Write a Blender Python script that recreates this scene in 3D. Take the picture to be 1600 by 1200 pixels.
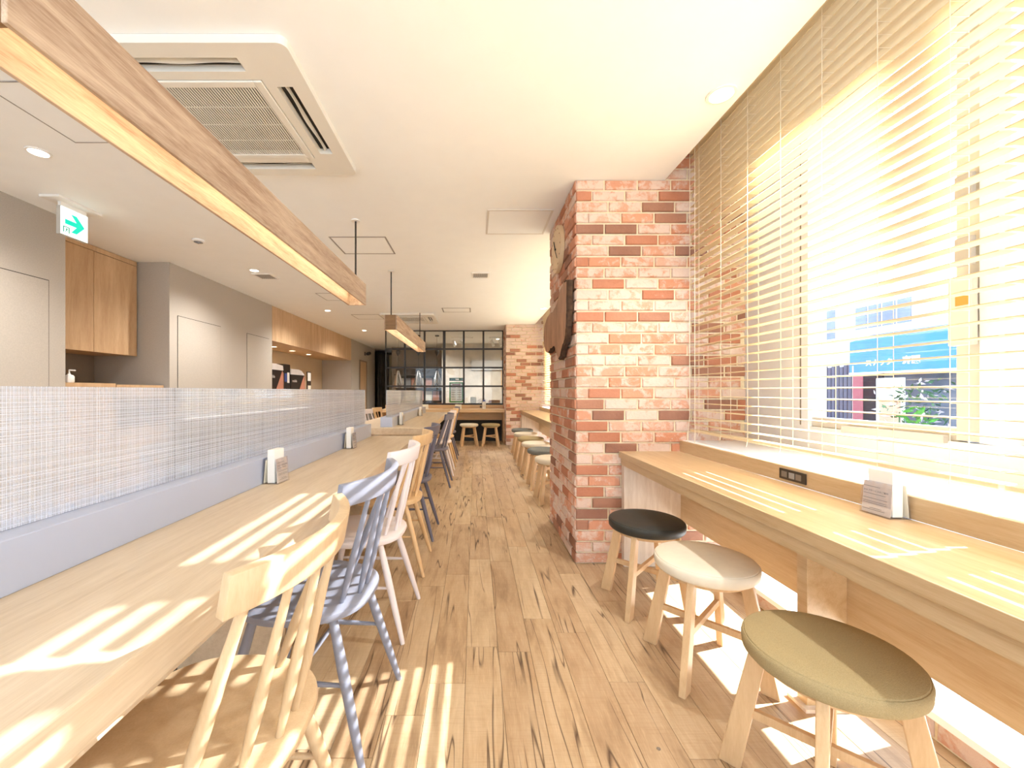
import bpy, bmesh, math, random
from mathutils import Vector, Matrix
for _o in list(bpy.data.objects): bpy.data.objects.remove(_o)
random.seed(7)
SC = bpy.context.scene
COL = SC.collection
H = 1.12            # eye height
CEIL = 2.49
# ------------------------------------------------------------------ camera
cam_d = bpy.data.cameras.new('camera'); cam = bpy.data.objects.new('camera', cam_d); COL.objects.link(cam)
cam.location = (0, 0, H); cam.rotation_euler = (math.pi/2, 0, 0)
cam_d.sensor_fit = 'HORIZONTAL'; cam_d.sensor_width = 36.0; cam_d.lens = 630/1600*36.0
cam_d.shift_x = 58/1600; cam_d.shift_y = 11/1600; cam_d.clip_start = 0.02; cam_d.clip_end = 200
SC.camera = cam
# ------------------------------------------------------------------ world, sun, exposure
W = bpy.data.worlds.new('world'); SC.world = W; W.use_nodes = True
bg = W.node_tree.nodes['Background']; bg.inputs[0].default_value = (0.76, 0.88, 1.0, 1); bg.inputs[1].default_value = 4.6
sun_d = bpy.data.lights.new('sun', 'SUN'); sun_d.energy = 30.0; sun_d.angle = math.radians(0.53); sun_d.color = (1.0, 0.98, 0.96)
sun = bpy.data.objects.new('sun', sun_d); COL.objects.link(sun)
sun.rotation_euler = Vector((1.0, 0.236, 0.71)).to_track_quat('Z', 'Y').to_euler(); sun.location = (12, 3, 9)
vs = SC.view_settings
vs.view_transform = 'Standard'; vs.look = 'None'; vs.gamma = 1.0; vs.use_curve_mapping = False; vs.exposure = 0.46
cy = SC.cycles
cy.max_bounces = 10; cy.diffuse_bounces = 6; cy.glossy_bounces = 4; cy.transparent_max_bounces = 24
cy.sample_clamp_indirect = 6.0; cy.caustics_reflective = False; cy.caustics_refractive = False

# ------------------------------------------------------------------ materials
def lin(c):
    return tuple(((v/255)/12.92 if v/255 <= 0.04045 else ((v/255+0.055)/1.055)**2.4) for v in c)
def col4(c): return (*lin(c), 1.0)
MATS = {}
class NT:
    def __init__(s, name):
        m = bpy.data.materials.new(name); m.use_nodes = True; s.m = m; s.t = m.node_tree; s.n = s.t.nodes; s.l = s.t.links
        s.bsdf = s.n['Principled BSDF']; s.out = s.n['Material Output']; MATS[name] = m
    def new(s, ty, **kw):
        nd = s.n.new(ty)
        for k, v in kw.items(): setattr(nd, k, v)
        return nd
    def link(s, a, b): s.l.new(a, b)
    def math(s, op, a, b=None, c=None, clamp=False):
        nd = s.n.new('ShaderNodeMath'); nd.operation = op; nd.use_clamp = clamp
        for i, v in enumerate((a, b, c)):
            if v is None: continue
            if isinstance(v, (int, float)): nd.inputs[i].default_value = v
            else: s.l.new(v, nd.inputs[i])
        return nd.outputs[0]
    def mix(s, f, a, b, mode='MIX'):
        nd = s.n.new('ShaderNodeMix'); nd.data_type = 'RGBA'; nd.blend_type = mode
        for sock, v in ((nd.inputs[0], f), (nd.inputs[6], a), (nd.inputs[7], b)):
            if isinstance(v, (int, float)): sock.default_value = v
            elif isinstance(v, tuple): sock.default_value = v
            else: s.l.new(v, sock)
        return nd.outputs[2]
    def ramp(s, f, stops):
        nd = s.n.new('ShaderNodeValToRGB'); cr = nd.color_ramp
        while len(cr.elements) > 1: cr.elements.remove(cr.elements[-1])
        cr.elements[0].position = stops[0][0]; cr.elements[0].color = stops[0][1]
        for p, c in stops[1:]:
            e = cr.elements.new(p); e.color = c
        s.l.new(f, nd.inputs[0]); return nd.outputs[0]
    def coords(s, scale=(1, 1, 1), rnd=0.0):
        tc = s.n.new('ShaderNodeTexCoord'); mp = s.n.new('ShaderNodeMapping'); mp.inputs['Scale'].default_value = scale
        s.l.new(tc.outputs['Object'], mp.inputs[0])
        if rnd:
            oi = s.n.new('ShaderNodeObjectInfo'); v = s.math('MULTIPLY', oi.outputs['Random'], rnd)
            cb = s.n.new('ShaderNodeCombineXYZ')
            for i in range(3): s.l.new(v, cb.inputs[i])
            s.l.new(cb.outputs[0], mp.inputs['Location'])
        return mp.outputs[0]
    def noise(s, vec, scale=5, detail=3, rough=0.5, dist=0.0):
        nd = s.n.new('ShaderNodeTexNoise'); s.l.new(vec, nd.inputs['Vector'])
        nd.inputs['Scale'].default_value = scale; nd.inputs['Detail'].default_value = detail
        nd.inputs['Roughness'].default_value = rough; nd.inputs['Distortion'].default_value = dist
        return nd.outputs['Fac']
    def bump(s, h, strength=0.2, dist=0.01):
        nd = s.n.new('ShaderNodeBump'); nd.inputs['Strength'].default_value = strength; nd.inputs['Distance'].default_value = dist
        s.l.new(h, nd.inputs['Height']); s.l.new(nd.outputs[0], s.bsdf.inputs['Normal'])
def plain(name, c, rough=0.5, metal=0.0, spec=0.5, var=0.04, nscale=6.0, bump=0.0):
    t = NT(name); v = t.coords()
    n = t.noise(v, nscale, 3)
    c1 = tuple(max(0, x*(1-var)) for x in lin(c)) + (1,); c2 = tuple(min(1, x*(1+var)) for x in lin(c)) + (1,)
    t.link(t.ramp(n, [(0.3, c1), (0.7, c2)]), t.bsdf.inputs['Base Color'])
    t.bsdf.inputs['Roughness'].default_value = rough; t.bsdf.inputs['Metallic'].default_value = metal
    t.bsdf.inputs['Specular IOR Level'].default_value = spec
    if bump: t.bump(t.noise(v, 400, 2), bump, 0.002)
    return t.m
def wood(name, light, dark, axis='y', rough=0.45, spec=0.4, stretch=14.0, scale=2.2, rnd=0.0, bands=0.55):
    t = NT(name)
    sc = {'x': (1, stretch, stretch), 'y': (stretch, 1, stretch), 'z': (stretch, stretch, 1)}[axis]
    v = t.coords(sc, rnd)
    a = t.noise(v, scale, 6, 0.62, 0.35); b = t.noise(v, scale*0.28, 2, 0.5, 0.6); f = t.noise(v, scale*9, 3, 0.6)
    g = t.math('ADD', t.math('MULTIPLY', a, bands), t.math('MULTIPLY', b, 0.75-bands)); g = t.math('ADD', g, t.math('MULTIPLY', f, 0.25))
    mid = tuple((x+y)/2 for x, y in zip(col4(light), col4(dark)))
    t.link(t.ramp(g, [(0.34, col4(dark)), (0.47, mid), (0.62, col4(light))]), t.bsdf.inputs['Base Color'])
    t.bsdf.inputs['Roughness'].default_value = rough; t.bsdf.inputs['Specular IOR Level'].default_value = spec
    t.bump(f, 0.06, 0.002)
    return t.m
def emit(name, c, strength):
    t = NT(name); t.bsdf.inputs['Base Color'].default_value = (*c, 1); t.bsdf.inputs['Emission Color'].default_value = (*c, 1)
    t.bsdf.inputs['Emission Strength'].default_value = strength; return t.m
def glass(name, refl=0.10, tint=(0.97, 0.985, 0.99)):
    t = NT(name); t.n.remove(t.bsdf)
    tr = t.new('ShaderNodeBsdfTransparent'); tr.inputs[0].default_value = (*tint, 1)
    gl = t.new('ShaderNodeBsdfGlossy'); gl.inputs['Roughness'].default_value = 0.02
    lw = t.new('ShaderNodeLayerWeight'); lw.inputs[0].default_value = 0.335
    f = t.math('MULTIPLY_ADD', lw.outputs['Facing'], refl*2.2, refl*0.35, clamp=True)
    mx = t.new('ShaderNodeMixShader'); t.link(f, mx.inputs[0]); t.link(tr.outputs[0], mx.inputs[1]); t.link(gl.outputs[0], mx.inputs[2])
    t.link(mx.outputs[0], t.out.inputs[0]); return t.m

plain('ceiling_white', (243, 245, 246), 0.85, var=0.01)
plain('white_paint', (244, 244, 244), 0.5, var=0.01)
plain('frame_white', (212, 214, 218), 0.35, var=0.01)
plain('frame_cream', (188, 184, 177), 0.4, var=0.01)
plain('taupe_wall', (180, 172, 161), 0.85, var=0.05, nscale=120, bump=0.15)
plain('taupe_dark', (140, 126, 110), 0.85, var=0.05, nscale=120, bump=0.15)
plain('alcove_wall', (190, 172, 146), 0.85, var=0.02)
plain('lilac_grey', (180, 188, 210), 0.35, var=0.01)
plain('black_metal', (38, 34, 33), 0.45, var=0.05)
plain('black_wall', (40, 40, 40), 0.7, var=0.1)
plain('black_plastic', (44, 36, 30), 0.35, var=0.05)
plain('slot_grey', (120, 110, 100), 0.4)
plain('ac_white', (228, 225, 217), 0.45, var=0.01)
plain('ac_dark', (34, 29, 24), 0.7)
plain('trim_grey', (150, 147, 145), 0.5)
plain('hatch_frame_white', (214, 209, 203), 0.5)
plain('trim_white', (238, 236, 232), 0.5)
plain('grey_grille', (178, 174, 168), 0.6)
plain('paper', (242, 240, 236), 0.7, var=0.01)
plain('paper_cream', (238, 232, 216), 0.7, var=0.01)
plain('ink', (90, 88, 92), 0.7)
plain('chrome', (205, 205, 208), 0.12, metal=1.0)
plain('cord_white', (236, 222, 198), 0.7)
plain('sign_green', (0, 170, 140), 0.5)
plain('concrete', (190, 181, 168), 0.9, var=0.18, nscale=2.5)
plain('curtain_dark', (70, 62, 52), 0.9, var=0.2)
plain('shelf_dark', (74, 58, 44), 0.7, var=0.15)
plain('copper_panel', (196, 138, 116), 0.45, var=0.1)
plain('machine_white', (226, 222, 222), 0.4)
plain('asphalt', (150, 150, 152), 0.9, var=0.12)
plain('facade_white', (238, 238, 236), 0.8, var=0.03)
plain('facade_glass', (92, 106, 130), 0.15, var=0.2, nscale=1.5)
plain('awning_blue', (40, 108, 168), 0.6, var=0.12, nscale=2)
plain('fence_grey', (60, 62, 84), 0.7, var=0.1)
plain('door_dark', (36, 34, 56), 0.6, var=0.1)
plain('leaf_green', (70, 140, 50), 0.6, var=0.3, nscale=30)
plain('leaf_dark', (52, 92, 62), 0.6, var=0.3, nscale=30)
plain('petal_white', (200, 190, 200), 0.6)
plain('shopfront_grey', (96, 104, 122), 0.7, var=0.2, nscale=3)
plain('red_cloth', (128, 62, 76), 0.7)
plain('poster_green', (70, 150, 60), 0.5, var=0.2, nscale=20)
plain('label_blue', (70, 90, 160), 0.5)
plain('label_orange', (226, 130, 60), 0.5)
plain('mortar', (228, 214, 184), 0.95, var=0.08, nscale=60, bump=0.3)
plain('bark', (72, 50, 34), 0.95, var=0.4, nscale=40, bump=0.6)
plain('clock_wood', (214, 186, 146), 0.5, var=0.05)
plain('leather_black', (52, 52, 48), 0.5, spec=0.3, var=0.06, nscale=30, bump=0.1)
plain('leather_cream', (218, 210, 192), 0.55, spec=0.3, var=0.03, nscale=30, bump=0.1)
plain('fabric_olive', (160, 144, 108), 0.9, spec=0.15, var=0.12, nscale=420, bump=0.5)
plain('fabric_grey', (118, 122, 120), 0.8, spec=0.2, var=0.05, nscale=60)
plain('chair_grey', (134, 138, 154), 0.42, var=0.03)
plain('chair_dark', (104, 102, 118), 0.42, var=0.03)
plain('chair_white', (230, 222, 224), 0.42, var=0.02)
wood('chair_natural', (208, 184, 150), (188, 160, 124), 'z', rough=0.4, stretch=9, scale=3)
wood('chair_amber', (226, 194, 150), (206, 168, 120), 'z', rough=0.4, stretch=9, scale=3)
wood('table_oak', (214, 197, 172), (190, 169, 140), 'y', rough=0.36)
wood('counter_oak', (202, 179, 144), (178, 149, 110), 'y', rough=0.36)
wood('counter_end', (226, 214, 200), (196, 178, 160), 'z', rough=0.5)
wood('far_oak', (220, 190, 150), (196, 160, 118), 'x', rough=0.45)
wood('cabinet_oak', (206, 174, 136), (176, 140, 104), 'z', rough=0.5, stretch=10, scale=1.6)
wood('fascia_oak', (212, 182, 146), (182, 148, 112), 'z', rough=0.5, stretch=10, scale=1.6, rnd=30)
wood('beam_ash', (202, 180, 156), (134, 102, 80), 'y', rough=0.6, stretch=12, scale=2.2)
wood('beam_end', (150, 116, 80), (112, 82, 52), 'x', rough=0.6)
wood('stool_beech', (212, 182, 142), (192, 158, 118), 'z', rough=0.45, stretch=8, scale=4)
wood('blind_wood', (230, 211, 174), (217, 193, 150), 'y', rough=0.5, stretch=18, scale=2)
wood('walnut', (190, 144, 112), (118, 80, 60), 'z', rough=0.5, stretch=5, scale=3)
glass('window_glass', 0.06)
glass('partition_glass', 0.05, (0.93, 0.95, 0.95))
glass('clear_acrylic', 0.18, (0.97, 0.96, 0.98))
emit('led_warm', (1.0, 0.84, 0.58), 5.0)
emit('lamp_glow', (1.0, 0.93, 0.82), 8.0)
emit('lamp_glow_warm', (1.0, 0.8, 0.5), 9.0)
emit('sign_face', (0.86, 0.97, 0.95), 0.75)
emit('sign_green_lit', (0.0, 0.62, 0.46), 0.55)

def brick_mat(name, attr):
    t = NT(name)
    if attr:
        a = t.new('ShaderNodeAttribute', attribute_name='brick_tone'); c = a.outputs['Color']; al = a.outputs['Alpha']; v = t.coords((1, 1, 1))
    else:
        oi = t.new('ShaderNodeObjectInfo'); c = oi.outputs['Color']; al = oi.outputs['Alpha']; v = t.coords((1, 1, 1), 37.0)
    n1 = t.noise(v, 13, 4, 0.6, 0.6); n2 = t.noise(v, 55, 4, 0.65); n3 = t.noise(v, 8, 2)
    cc = t.mix(t.math('MULTIPLY', n2, 0.35), c, (0.4, 0.26, 0.2, 1), 'MULTIPLY')
    cc = t.mix(t.math('MULTIPLY', n3, 0.3), cc, (0.74, 0.42, 0.30, 1))
    thr = t.math('SUBTRACT', 0.78, t.math('MULTIPLY', al, 0.5))
    mask = t.math('MULTIPLY', t.math('SUBTRACT', t.math('ADD', t.math('MULTIPLY', n1, 0.75), t.math('MULTIPLY', n2, 0.25)), thr), 9.0, clamp=True)
    white = t.mix(n2, (0.64, 0.52, 0.44, 1), (0.76, 0.67, 0.60, 1))
    cc = t.mix(t.math('MULTIPLY', mask, 0.7), cc, white)
    t.link(cc, t.bsdf.inputs['Base Color']); t.bsdf.inputs['Roughness'].default_value = 0.9; t.bsdf.inputs['Specular IOR Level'].default_value = 0.2
    t.bump(t.math('ADD', n2, t.math('MULTIPLY', mask, 0.4)), 0.5, 0.006)
brick_mat('brick_face', False); brick_mat('brick_face_field', True)

def floor_mat(name, attr):
    t = NT(name)
    if attr:
        a = t.new('ShaderNodeAttribute', attribute_name='brick_tone'); r = a.outputs['Fac']; v0 = t.coords()
    else:
        oi = t.new('ShaderNodeObjectInfo'); r = oi.outputs['Random']; v0 = t.coords((1, 1, 1), 41.0)
    def st(s):
        mp = t.new('ShaderNodeMapping'); mp.inputs['Scale'].default_value = s; t.link(v0, mp.inputs[0]); return mp.outputs[0]
    g = t.noise(st((9, 1.2, 1)), 2.6, 6, 0.62, 0.5); big = t.noise(st((2.2, 1, 1)), 3.0, 3, 0.5, 0.4)
    saw = t.noise(st((3, 60, 1)), 3.0, 3, 0.6); fine = t.noise(st((70, 6, 1)), 3, 3, 0.6)
    c = t.ramp(t.math('ADD', t.math('MULTIPLY', g, 0.6), t.math('MULTIPLY', big, 0.4)), [(0.33, col4((162, 140, 114))), (0.47, col4((190, 169, 140))), (0.64, col4((206, 189, 162)))])
    tone = t.ramp(r, [(0.0, col4((226, 212, 200))), (0.4, col4((244, 234, 222))), (0.8, col4((255, 250, 242))), (1.0, col4((236, 216, 196)))])
    c = t.mix(1.0, c, tone, 'MULTIPLY')
    c = t.mix(t.math('MULTIPLY', t.math('SUBTRACT', saw, 0.5, clamp=True), 1.0, clamp=True), c, col4((150, 114, 82)))
    c = t.mix(t.math('MULTIPLY', t.math('SUBTRACT', fine, 0.52, clamp=True), 1.2, clamp=True), c, col4((226, 198, 160)))
    k1 = t.noise(st((8, 0.42, 1)), 1.5, 2, 0.5, 0.2); line = t.math('SUBTRACT', 1.0, t.math('MULTIPLY', t.math('ABSOLUTE', t.math('SUBTRACT', k1, 0.5)), 80.0), clamp=True)
    msk = t.math('MULTIPLY', t.math('SUBTRACT', t.noise(st((4, 1.1, 1)), 2.1, 1), 0.43), 12.0, clamp=True)
    crack = t.math('MULTIPLY', line, msk)
    c = t.mix(t.math('MULTIPLY', crack, 0.9), c, col4((66, 42, 26)))
    t.link(c, t.bsdf.inputs['Base Color']); t.bsdf.inputs['Roughness'].default_value = 0.42; t.bsdf.inputs['Specular IOR Level'].default_value = 0.45
    t.bump(t.math('SUBTRACT', t.math('MULTIPLY', saw, 0.3), crack), 0.12, 0.003)
floor_mat('floor_plank', False); floor_mat('floor_plank_field', True)

def mesh_screen_mat():
    t = NT('hatched_acrylic'); t.n.remove(t.bsdf)
    tc = t.new('ShaderNodeTexCoord'); sp = t.new('ShaderNodeSeparateXYZ'); t.link(tc.outputs['Object'], sp.inputs[0])
    def lines(s, freq, lo, seed):
        w1 = t.new('ShaderNodeTexNoise', noise_dimensions='1D'); t.link(t.math('ADD', s, seed), w1.inputs['W'])
        w1.inputs['Scale'].default_value = freq; w1.inputs['Detail'].default_value = 1.0
        return t.math('MULTIPLY', t.math('SUBTRACT', w1.outputs['Fac'], lo), 7.0, clamp=True)
    a = lines(sp.outputs['Y'], 300, 0.47, 3.1); b = lines(sp.outputs['Z'], 340, 0.47, 9.7)
    m = t.math('MAXIMUM', a, b); both = t.math('MULTIPLY', a, b)
    m = t.math('ADD', t.math('MULTIPLY', m, 0.46), t.math('MULTIPLY', both, 0.25)); m = t.math('ADD', m, 0.26)
    tr = t.new('ShaderNodeBsdfTransparent'); tr.inputs[0].default_value = (0.96, 0.955, 0.97, 1)
    df = t.new('ShaderNodeBsdfDiffuse'); df.inputs[0].default_value = (0.82, 0.86, 0.95, 1)
    tl = t.new('ShaderNodeBsdfTranslucent'); tl.inputs[0].default_value = (0.82, 0.86, 0.95, 1)
    m0 = t.new('ShaderNodeMixShader'); m0.inputs[0].default_value = 0.35; t.link(df.outputs[0], m0.inputs[1]); t.link(tl.outputs[0], m0.inputs[2])
    m1 = t.new('ShaderNodeMixShader'); t.link(m, m1.inputs[0]); t.link(tr.outputs[0], m1.inputs[1]); t.link(m0.outputs[0], m1.inputs[2])
    gl = t.new('ShaderNodeBsdfGlossy'); gl.inputs['Roughness'].default_value = 0.03
    lw = t.new('ShaderNodeLayerWeight'); lw.inputs[0].default_value = 0.2
    f = t.math('MULTIPLY_ADD', lw.outputs['Fresnel'], 0.8, 0.02, clamp=True)
    m2 = t.new('ShaderNodeMixShader'); t.link(f, m2.inputs[0]); t.link(m1.outputs[0], m2.inputs[1]); t.link(gl.outputs[0], m2.inputs[2])
    t.link(m2.outputs[0], t.out.inputs[0])
mesh_screen_mat()

# ------------------------------------------------------------------ mesh helpers
class MB:
    def __init__(s): s.v = []; s.f = []
    def add(s, vs_, fs_):
        k = len(s.v); s.v += [tuple(p) for p in vs_]; s.f += [tuple(i+k for i in f) for f in fs_]; return s
    def box(s, x0, x1, y0, y1, z0, z1):
        return s.add([(x0,y0,z0),(x1,y0,z0),(x1,y1,z0),(x0,y1,z0),(x0,y0,z1),(x1,y0,z1),(x1,y1,z1),(x0,y1,z1)],
                     [(0,3,2,1),(4,5,6,7),(0,1,5,4),(1,2,6,5),(2,3,7,6),(3,0,4,7)])
    def tube(s, pts, rad, n=12, flat=None):
        """swept tube; rad: number or list; closed by caps"""
        pts = [Vector(p) for p in pts]; m = len(pts)
        rad = [rad]*m if isinstance(rad, (int, float)) else rad
        vs_, fs_ = [], []
        for i, p in enumerate(pts):
            d = (pts[min(i+1, m-1)] - pts[max(i-1, 0)]).normalized()
            up = Vector((0, 0, 1)) if abs(d.z) < 0.9 else Vector((1, 0, 0))
            a = d.cross(up).normalized(); b = a.cross(d).normalized()
            for k in range(n):
                t_ = 2*math.pi*k/n; vs_.append(p + a*math.cos(t_)*rad[i] + b*math.sin(t_)*rad[i])
        for i in range(m-1):
            for k in range(n):
                fs_.append((i*n+k, i*n+(k+1) % n, (i+1)*n+(k+1) % n, (i+1)*n+k))
        fs_.append(tuple(range(n))); fs_.append(tuple((m-1)*n+k for k in reversed(range(n))))
        return s.add(vs_, fs_)
    def lathe(s, prof, n=32, c=(0, 0, 0)):
        vs_, fs_ = [], []; m = len(prof)
        for (r, z) in prof:
            for k in range(n):
                t_ = 2*math.pi*k/n; vs_.append((c[0]+r*math.cos(t_), c[1]+r*math.sin(t_), c[2]+z))
        for i in range(m-1):
            for k in range(n): fs_.append((i*n+k, i*n+(k+1) % n, (i+1)*n+(k+1) % n, (i+1)*n+k))
        fs_.append(tuple(reversed(range(n)))); fs_.append(tuple((m-1)*n+k for k in range(n)))
        return s.add(vs_, fs_)
    def prism(s, poly, fn0, fn1):
        """poly 2-D; fn0/fn1 map (a,b) to 3-D for the two caps"""
        n = len(poly); vs_ = [fn0(*p) for p in poly] + [fn1(*p) for p in poly]
        return s.add(vs_, [tuple(range(n)), tuple(reversed(range(n, 2*n)))] + [(i, i+n, (i+1) % n+n, (i+1) % n) for i in range(n)])
    def hexa(s, bottom, top):
        return s.add(list(bottom)+list(top), [(0,3,2,1),(4,5,6,7),(0,1,5,4),(1,2,6,5),(2,3,7,6),(3,0,4,7)])
    def mesh(s, name, mat, smooth=False, bevel=0.0, segs=2):
        me = bpy.data.meshes.new(name); me.from_pydata(s.v, [], s.f)
        bm = bmesh.new(); bm.from_mesh(me); bmesh.ops.recalc_face_normals(bm, faces=bm.faces)
        if bevel:
            es = [e for e in bm.edges if len(e.link_faces) == 2 and e.calc_face_angle(0) > 0.6]
            bmesh.ops.bevel(bm, geom=es, offset=bevel, segments=segs, affect='EDGES', profile=0.5, clamp_overlap=True)
        bm.to_mesh(me); bm.free()
        if smooth:
            for p in me.polygons: p.use_smooth = True
            me.set_sharp_from_angle(angle=0.7)
        if mat: me.materials.append(MATS[mat])
        return me
    def build(s, name, mat, parent=None, loc=None, rot=None, smooth=False, bevel=0.0, segs=2):
        return link(name, s.mesh(name, mat, smooth, bevel, segs), parent, loc, rot)
def link(name, me, parent=None, loc=None, rot=None):
    o = bpy.data.objects.new(name, me); COL.objects.link(o)
    if parent is not None: o.parent = parent
    if loc is not None: o.location = loc
    if rot is not None: o.rotation_euler = rot
    return o
def tag(o, label=None, cat=None, group=None, kind=None):
    if label: o['label'] = label
    if cat: o['category'] = cat
    if group: o['group'] = group
    if kind: o['kind'] = kind
    return o
def thing(name, label, cat, loc=(0, 0, 0), rz=0.0, group=None):
    o = bpy.data.objects.new(name, None); COL.objects.link(o); o.empty_display_size = 0.1
    o.location = loc; o.rotation_euler = (0, 0, rz); return tag(o, label, cat, group)
def struct(name, mb, mat, label, parent=None, bevel=0.0):
    o = mb.build(name, mat, parent, bevel=bevel)
    if parent is None: tag(o, label, None, None, 'structure')
    return o
def B(x0, x1, y0, y1, z0, z1): return MB().box(x0, x1, y0, y1, z0, z1)
def text_obj(name, s, mat, size, loc, xdir, ydir, parent=None, extrude=0.0004, align='LEFT', bold=0.0):
    cu = bpy.data.curves.new('lettering', 'FONT'); cu.body = s; cu.size = size; cu.extrude = extrude; cu.align_x = align; cu.resolution_u = 2; cu.offset = bold
    tmp = bpy.data.objects.new('lettering_tmp', cu); COL.objects.link(tmp)
    dg = bpy.context.evaluated_depsgraph_get(); me = bpy.data.meshes.new_from_object(tmp.evaluated_get(dg))
    bpy.data.objects.remove(tmp); me.materials.clear(); me.materials.append(MATS[mat])
    x = Vector(xdir).normalized(); y = Vector(ydir).normalized(); z = x.cross(y)
    M = Matrix((x, y, z)).transposed().to_4x4(); M.translation = Vector(loc); me.transform(M)
    return link(name, me, parent)

# ================================================================== STRUCTURE
# ---- floor with planks
floor = struct('floor', B(-4.3, 2.2, -2.6, 14.6, -0.12, -0.004), 'shelf_dark', 'light oak plank floor with dark cracks')
PW, PL = 0.138, 0.92
plank_me = [MB().box(0, PW-0.0012, 0, PL-0.0012, -0.006, 0.0).mesh('plank', 'floor_plank', bevel=0.0008, segs=1)]
field = MB(); tones = []
cols = int((1.78+3.9)/PW)+1
for i in range(cols):
    x = -3.9 + i*PW; off = random.random()*PL
    y = -2.6 - off
    while y < 14.4:
        if -1.02 < x < 1.5 and 0.35 < y+PL and y < 9.1:
            o = link('plank', plank_me[0], floor, (x, y, 0.0))
        else:
            y0 = max(y, -2.6); y1 = min(y+PL, 14.5)
            if y1-y0 > 0.03: field.box(x, x+PW-0.0012, y0, y1-0.0012, -0.006, 0.0); tones += [random.random()]*6
        y += PL
fo = field.build('plank_field', 'floor_plank_field', floor); fo['kind'] = 'stuff'
at = fo.data.color_attributes.new('brick_tone', 'FLOAT_COLOR', 'CORNER')
for p in fo.data.polygons:
    tv = tones[p.index] if p.index < len(tones) else 0.5
    for li in p.loop_indices: at.data[li].color = (tv, tv, tv, 1)

# ---- ceiling
struct('ceiling', B(-4.3, 1.233, -2.6, 14.6, CEIL, CEIL+0.30), 'ceiling_white', 'smooth white ceiling')
struct('trim_1', B(1.233, 2.0, -2.6, 14.6, 2.78, 2.79), 'ceiling_white', 'top of the recess above the window blinds')
# ---- left wall, recesses
WX = -3.25
wl = struct('wall_left', B(WX-0.9, WX, -2.6, 3.2, 0, CEIL).box(WX-0.9, WX, 4.29, 6.46, 0, CEIL).box(WX-0.9, WX, 10.6, 13.1, 0, CEIL), 'taupe_wall', 'grey-taupe textured left wall')
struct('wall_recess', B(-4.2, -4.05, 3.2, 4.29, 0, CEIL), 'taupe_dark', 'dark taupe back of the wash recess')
struct('wall_alcove', B(-4.2, -4.02, 6.46, 10.6, 0, CEIL), 'alcove_wall', 'warm beige back wall of the lit alcove')
struct('wall_corridor', B(-4.2, 2.2, 14.3, 14.6, 0, CEIL).box(-4.3, -4.2, 12.9, 14.6, 0, CEIL), 'curtain_dark', 'dark far end of the corridor')
struct('wall_back', B(-4.3, -3.1, -2.75, -2.6, 0, 2.79).box(1.5, 2.2, -2.75, -2.6, 0, 2.79).box(-3.1, 1.5, -2.75, -2.6, 2.42, 2.79), 'taupe_wall', 'taupe wall around the added glass shop front behind the viewer')
added_front = struct('window_5', B(-3.1, 1.5, -2.72, -2.64, 0, 0.08).box(-3.1, 1.5, -2.72, -2.64, 2.36, 2.42), 'frame_white', 'assumed glass shop front behind the viewer, added for daylight')  # unseen shop front, added to let extra daylight into the room
for k in range(5):
    x = -3.1+4.6*k/4; B(max(x-.03, -3.1), min(x+.03, 1.5), -2.71, -2.65, 0.08, 2.36).build('mullion', 'frame_white', added_front)
    if k < 4: B(x+.03, x+1.12, -2.685, -2.68, 0.08, 2.36).build('pane', 'window_glass', added_front)
def hidden_door(n, y0, y1, ztop, label):
    g = 0.006
    gap = MB().box(WX, WX+0.001, y0-g, y0, 0.0, ztop+g).box(WX, WX+0.001, y1, y1+g, 0.0, ztop+g).box(WX, WX+0.001, y0, y1, ztop, ztop+g)
    d = struct('door_%d' % n, B(WX-0.01, WX+0.004, y0, y1, 0.0, ztop), 'taupe_wall', label)
    gap.build('door_gap', 'ac_dark', d)  # dark strips painted as the shade in the groove around the door
hidden_door(1, 2.30, 3.07, 1.96, 'flush taupe door left of the wooden wall cabinet')
hidden_door(2, 4.41, 5.15, 1.94, 'flush taupe door right of the wooden wall cabinet')
hidden_door(3, 5.75, 6.36, 1.94, 'flush taupe door next to the lit alcove')
dr = struct('door_4', B(WX-0.02, WX+0.012, 11.35, 12.0, 0, 1.96), 'cabinet_oak', 'narrow wooden door beyond the lit alcove')
B(WX+0.012, WX+0.03, 11.30, 11.35, 0, 2.0).box(WX+0.012, WX+0.03, 12.0, 12.05, 0, 2.0).box(WX+0.012, WX+0.03, 11.35, 12.0, 1.96, 2.0).build('door_frame', 'taupe_dark', dr)
# alcove bulkhead with boards
bulk = struct('trim_2', B(WX-0.75, WX-0.02, 6.46, 10.6, 1.93, CEIL), 'cabinet_oak', 'wooden bulkhead of vertical boards over the lit alcove')
y = 6.463
while y < 10.58:
    w = random.choice((0.22, 0.28, 0.34)); w = min(w, 10.597-y)
    B(WX-0.02, WX, 0, w-0.003, 1.93, CEIL-0.002).build('board', 'fascia_oak', bulk, (0, y, 0)); y += w
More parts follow.
